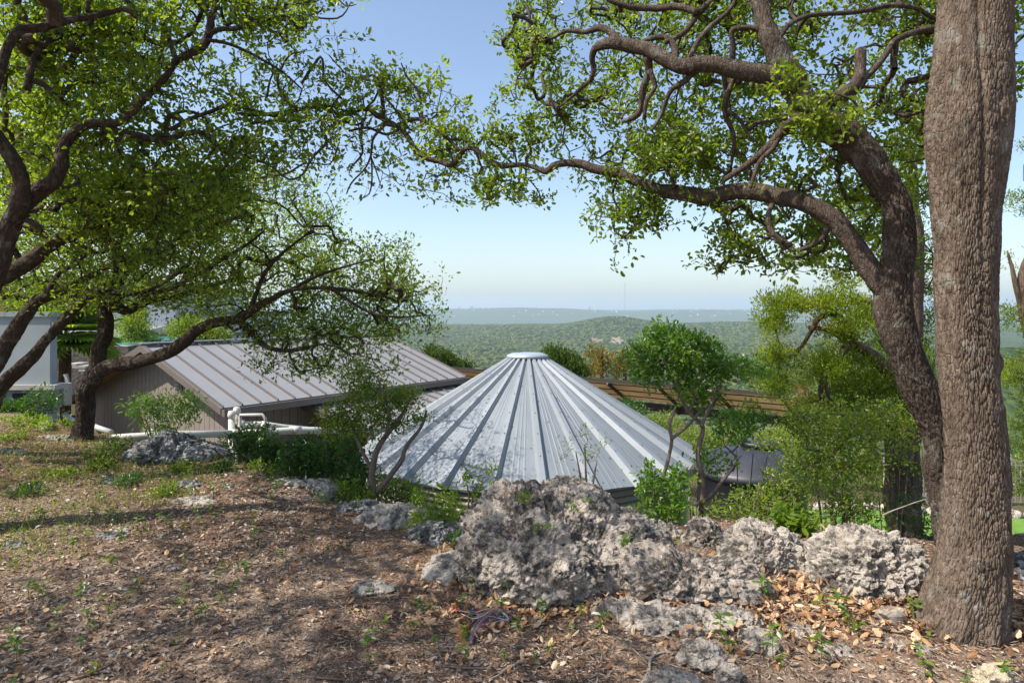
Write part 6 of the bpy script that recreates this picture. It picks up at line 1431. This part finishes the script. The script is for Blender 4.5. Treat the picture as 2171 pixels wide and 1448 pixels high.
for k in range(22):
    xa = 4.4 + k * .4; rock('stone', None, (xa, 16.15 + .05 * math.sin(k * 2), g1(xa, 16.15) + .08), [(0, 0, 0, .21, .15, .13)], 'rock_pale', 3, .01, .1, 300 + k, .15, parent=bd)
fe = thing('wire_fence', 'square wire mesh fence beyond the lawn, left of the thick trunk', 'fence', (11, 17.2, g1(11, 17.2)))
for k in range(6):
    xa = 9.8 + k * 1.1; g = Geo(); za = g1(xa, 17.2); bar(g, (xa, 17.2, za - .1), (xa, 17.2, za + 1.25), .05); obj('post', g, M['mast'], fe)
g = Geo()
for z in np.arange(.1, 1.2, .12): 
    for k in range(5): bar(g, (9.8 + k * 1.1, 17.17, g1(9.8 + k * 1.1, 17.2) + z), (10.9 + k * 1.1, 17.17, g1(10.9 + k * 1.1, 17.2) + z), .008)
for xa in np.arange(9.9, 15.2, .15): za = g1(xa, 17.2); bar(g, (xa, 17.16, za + .08), (xa, 17.16, za + 1.15), .008)
o = obj('wire_mesh', g, M['mast'], fe); o['kind'] = 'stuff'
for i, (px, py, w, h) in enumerate(((1850, 1000, 60, 30), (1960, 1005, 40, 35), (1740, 1015, 70, 25), (2160, 1020, 60, 60))):
    B('shrub', ['hedge shrub behind the wire fence left of the juniper trunk', 'hedge shrub behind the wire fence between juniper and thick trunk', 'hedge shrub at the left end of the lawn', 'hedge shrub behind the lawn right of the thick trunk'][i], 'shrub', px, 18.5, [(px, py, w, h, 18.5, .6, 110)], 'shrub_leaf', per=16, spread=.2, L=.08, W=.04, rt=.003, seed=330 + i, simple=True, seg=.25)
# dark log stub on the lawn side
g = Geo(); a = P(1940, 1150, 7.0); tube(g, [a + [-.1, 0, .02], a + [.12, -.05, 0], a + [.23, -.08, .05]], [.10, .09, .07], 12, step=.04, disp=lambda q, r_: .12 * r_ * vnoise(q * 20, 4)); one('log', g, M['bark_left'], 'short dark log stub sticking out right of the juniper trunk foot', 'log', (a[0], a[1], g1(a[0], a[1])), smooth=True)
g = Geo(); a = P(2165, 1165, 5.0); tube(g, [a + [-.12, 0, 0], a + [.05, .03, .02], a + [.25, 0, .0]], [.07, .09, .08], 12, step=.04, disp=lambda q, r_: .15 * r_ * vnoise(q * 20, 4)); one('log', g, M['cutwood'], 'grey weathered log at the right edge behind the thick trunk', 'log', (a[0], a[1], g1(a[0], a[1])), smooth=True)

# ---------------------------------------------------------------- wire bundle and post
c = P(985, 1345, 3.25); zc = g1(c[0], c[1]); M['terracotta'] = m_plain('muddy brown plastic', (.17, .075, .035), .8, 0, .25, 20, .4, 90)
g = Geo(); lathe(g, (c[0], c[1], zc), [(.034, -.03), (.033, .075), (.027, .085), (.024, .07), (.022, .03), (.001, .03)], 14)
g.V = [v + np.stack([.004 * vnoise(v * 40, 1), .004 * vnoise(v * 40, 2), .008 * vnoise(v * 60, 3)], 1) for v in g.V]; one('wire_post', g, M['terracotta'], 'short muddy brown pipe stub in the dug hollow beside the coloured wires', 'pipe stub', (c[0], c[1], zc), smooth=True)
wb = thing('wire_bundle', 'tangled bundle of coloured irrigation wires with red and blue connectors', 'wires', (c[0] + .1, c[1], zc))
cols = [(.55, .12, .12), (.08, .12, .40), (.12, .28, .10), (.5, .5, .48), (.35, .16, .12), (.10, .09, .12), (.40, .24, .25), (.45, .42, .30), (.22, .22, .24), (.13, .14, .22)]
for k, cc in enumerate(cols):
    j = lambda s=.012: rng.normal() * s
    def w3(px, py, up_=.02): yy = EYE * F / (py - HY + 8); q = P(px, py, yy); return np.array([q[0] + j(), q[1] + j(), g1(q[0], q[1]) + up_ + abs(j(.012))])
    s = w3(990 + k * 1.0, 1350, .01); e = w3(1075 + k * 1.6, 1310 - k * 2, .02); f = w3(1050, 1288 + k, .05); h_ = w3([970, 1000, 1060][k % 3], [1280, 1285, 1290][k % 3], .02)
    pts = [s, w3(1010, 1330, .04), w3(1040, 1308 + k, .05), e, w3(1068, 1296 + k * 1.2, .05), f, w3(1020, 1298, .04), h_] if k % 2 else [s, w3(1012, 1328, .05), w3(1045, 1300, .06), w3(1064, 1284 + k, .05), w3(1050, 1282, .04), w3(1015, 1293, .04), h_]
    g = Geo(); tube(g, pts, .0016, 5, step=.015); obj('wire', g, m_plain('wire coat', cc, .4, 0, .1), wb, smooth=True)
for px, py, cc in ((962, 1276, (.60, .06, .04)), (968, 1280, (.62, .10, .06)), (966, 1273, (.70, .45, .04)), (1002, 1283, (.02, .10, .60)), (1013, 1284, (.55, .06, .05)), (958, 1281, (.6, .3, .28))):
    q = P(px, py, EYE * F / (py - HY)); z = g1(q[0], q[1]); g = Geo(); d = rand_dirs(1)[0] * [1, 1, .2]; d /= np.linalg.norm(d); a = np.array([q[0], q[1], z + .014]); tube(g, [a, a + d * .012, a + d * .026], [.009, .008, .004], 8); obj('wire_connector', g, m_plain('connector', cc, .4), wb)
q = P(1069, 1238, EYE * F / (1238 - HY)); a = np.array([q[0], q[1], g1(q[0], q[1]) + .02]); g = Geo(); tube(g, [a, a + [.014, 0, .005], a + [.03, .005, 0]], [.010, .009, .004], 8); one('wire_connector', g, m_plain('blue connector', (.02, .22, .65), .4), 'bright blue wire connector lying alone in the orange leaves', 'wire connector', tuple(a))

# ---------------------------------------------------------------- haze
m = new_mat('haze'); n = N_(m); v = n.node('ShaderNodeVolumePrincipled'); v.inputs['Color'].default_value = (.72, .86, 1.0, 1); v.inputs['Density'].default_value = HAZE
v.inputs['Anisotropy'].default_value = .2; o_ = n.node('ShaderNodeOutputMaterial'); n.l.new(v.outputs[0], o_.inputs['Volume'])
g = Geo(); box(g, -22500, 22500, -22500, 22500, -300, 262); hz = obj('haze', g, m); tag(hz, 'pale summer haze over the valley', 'haze', kind='stuff')
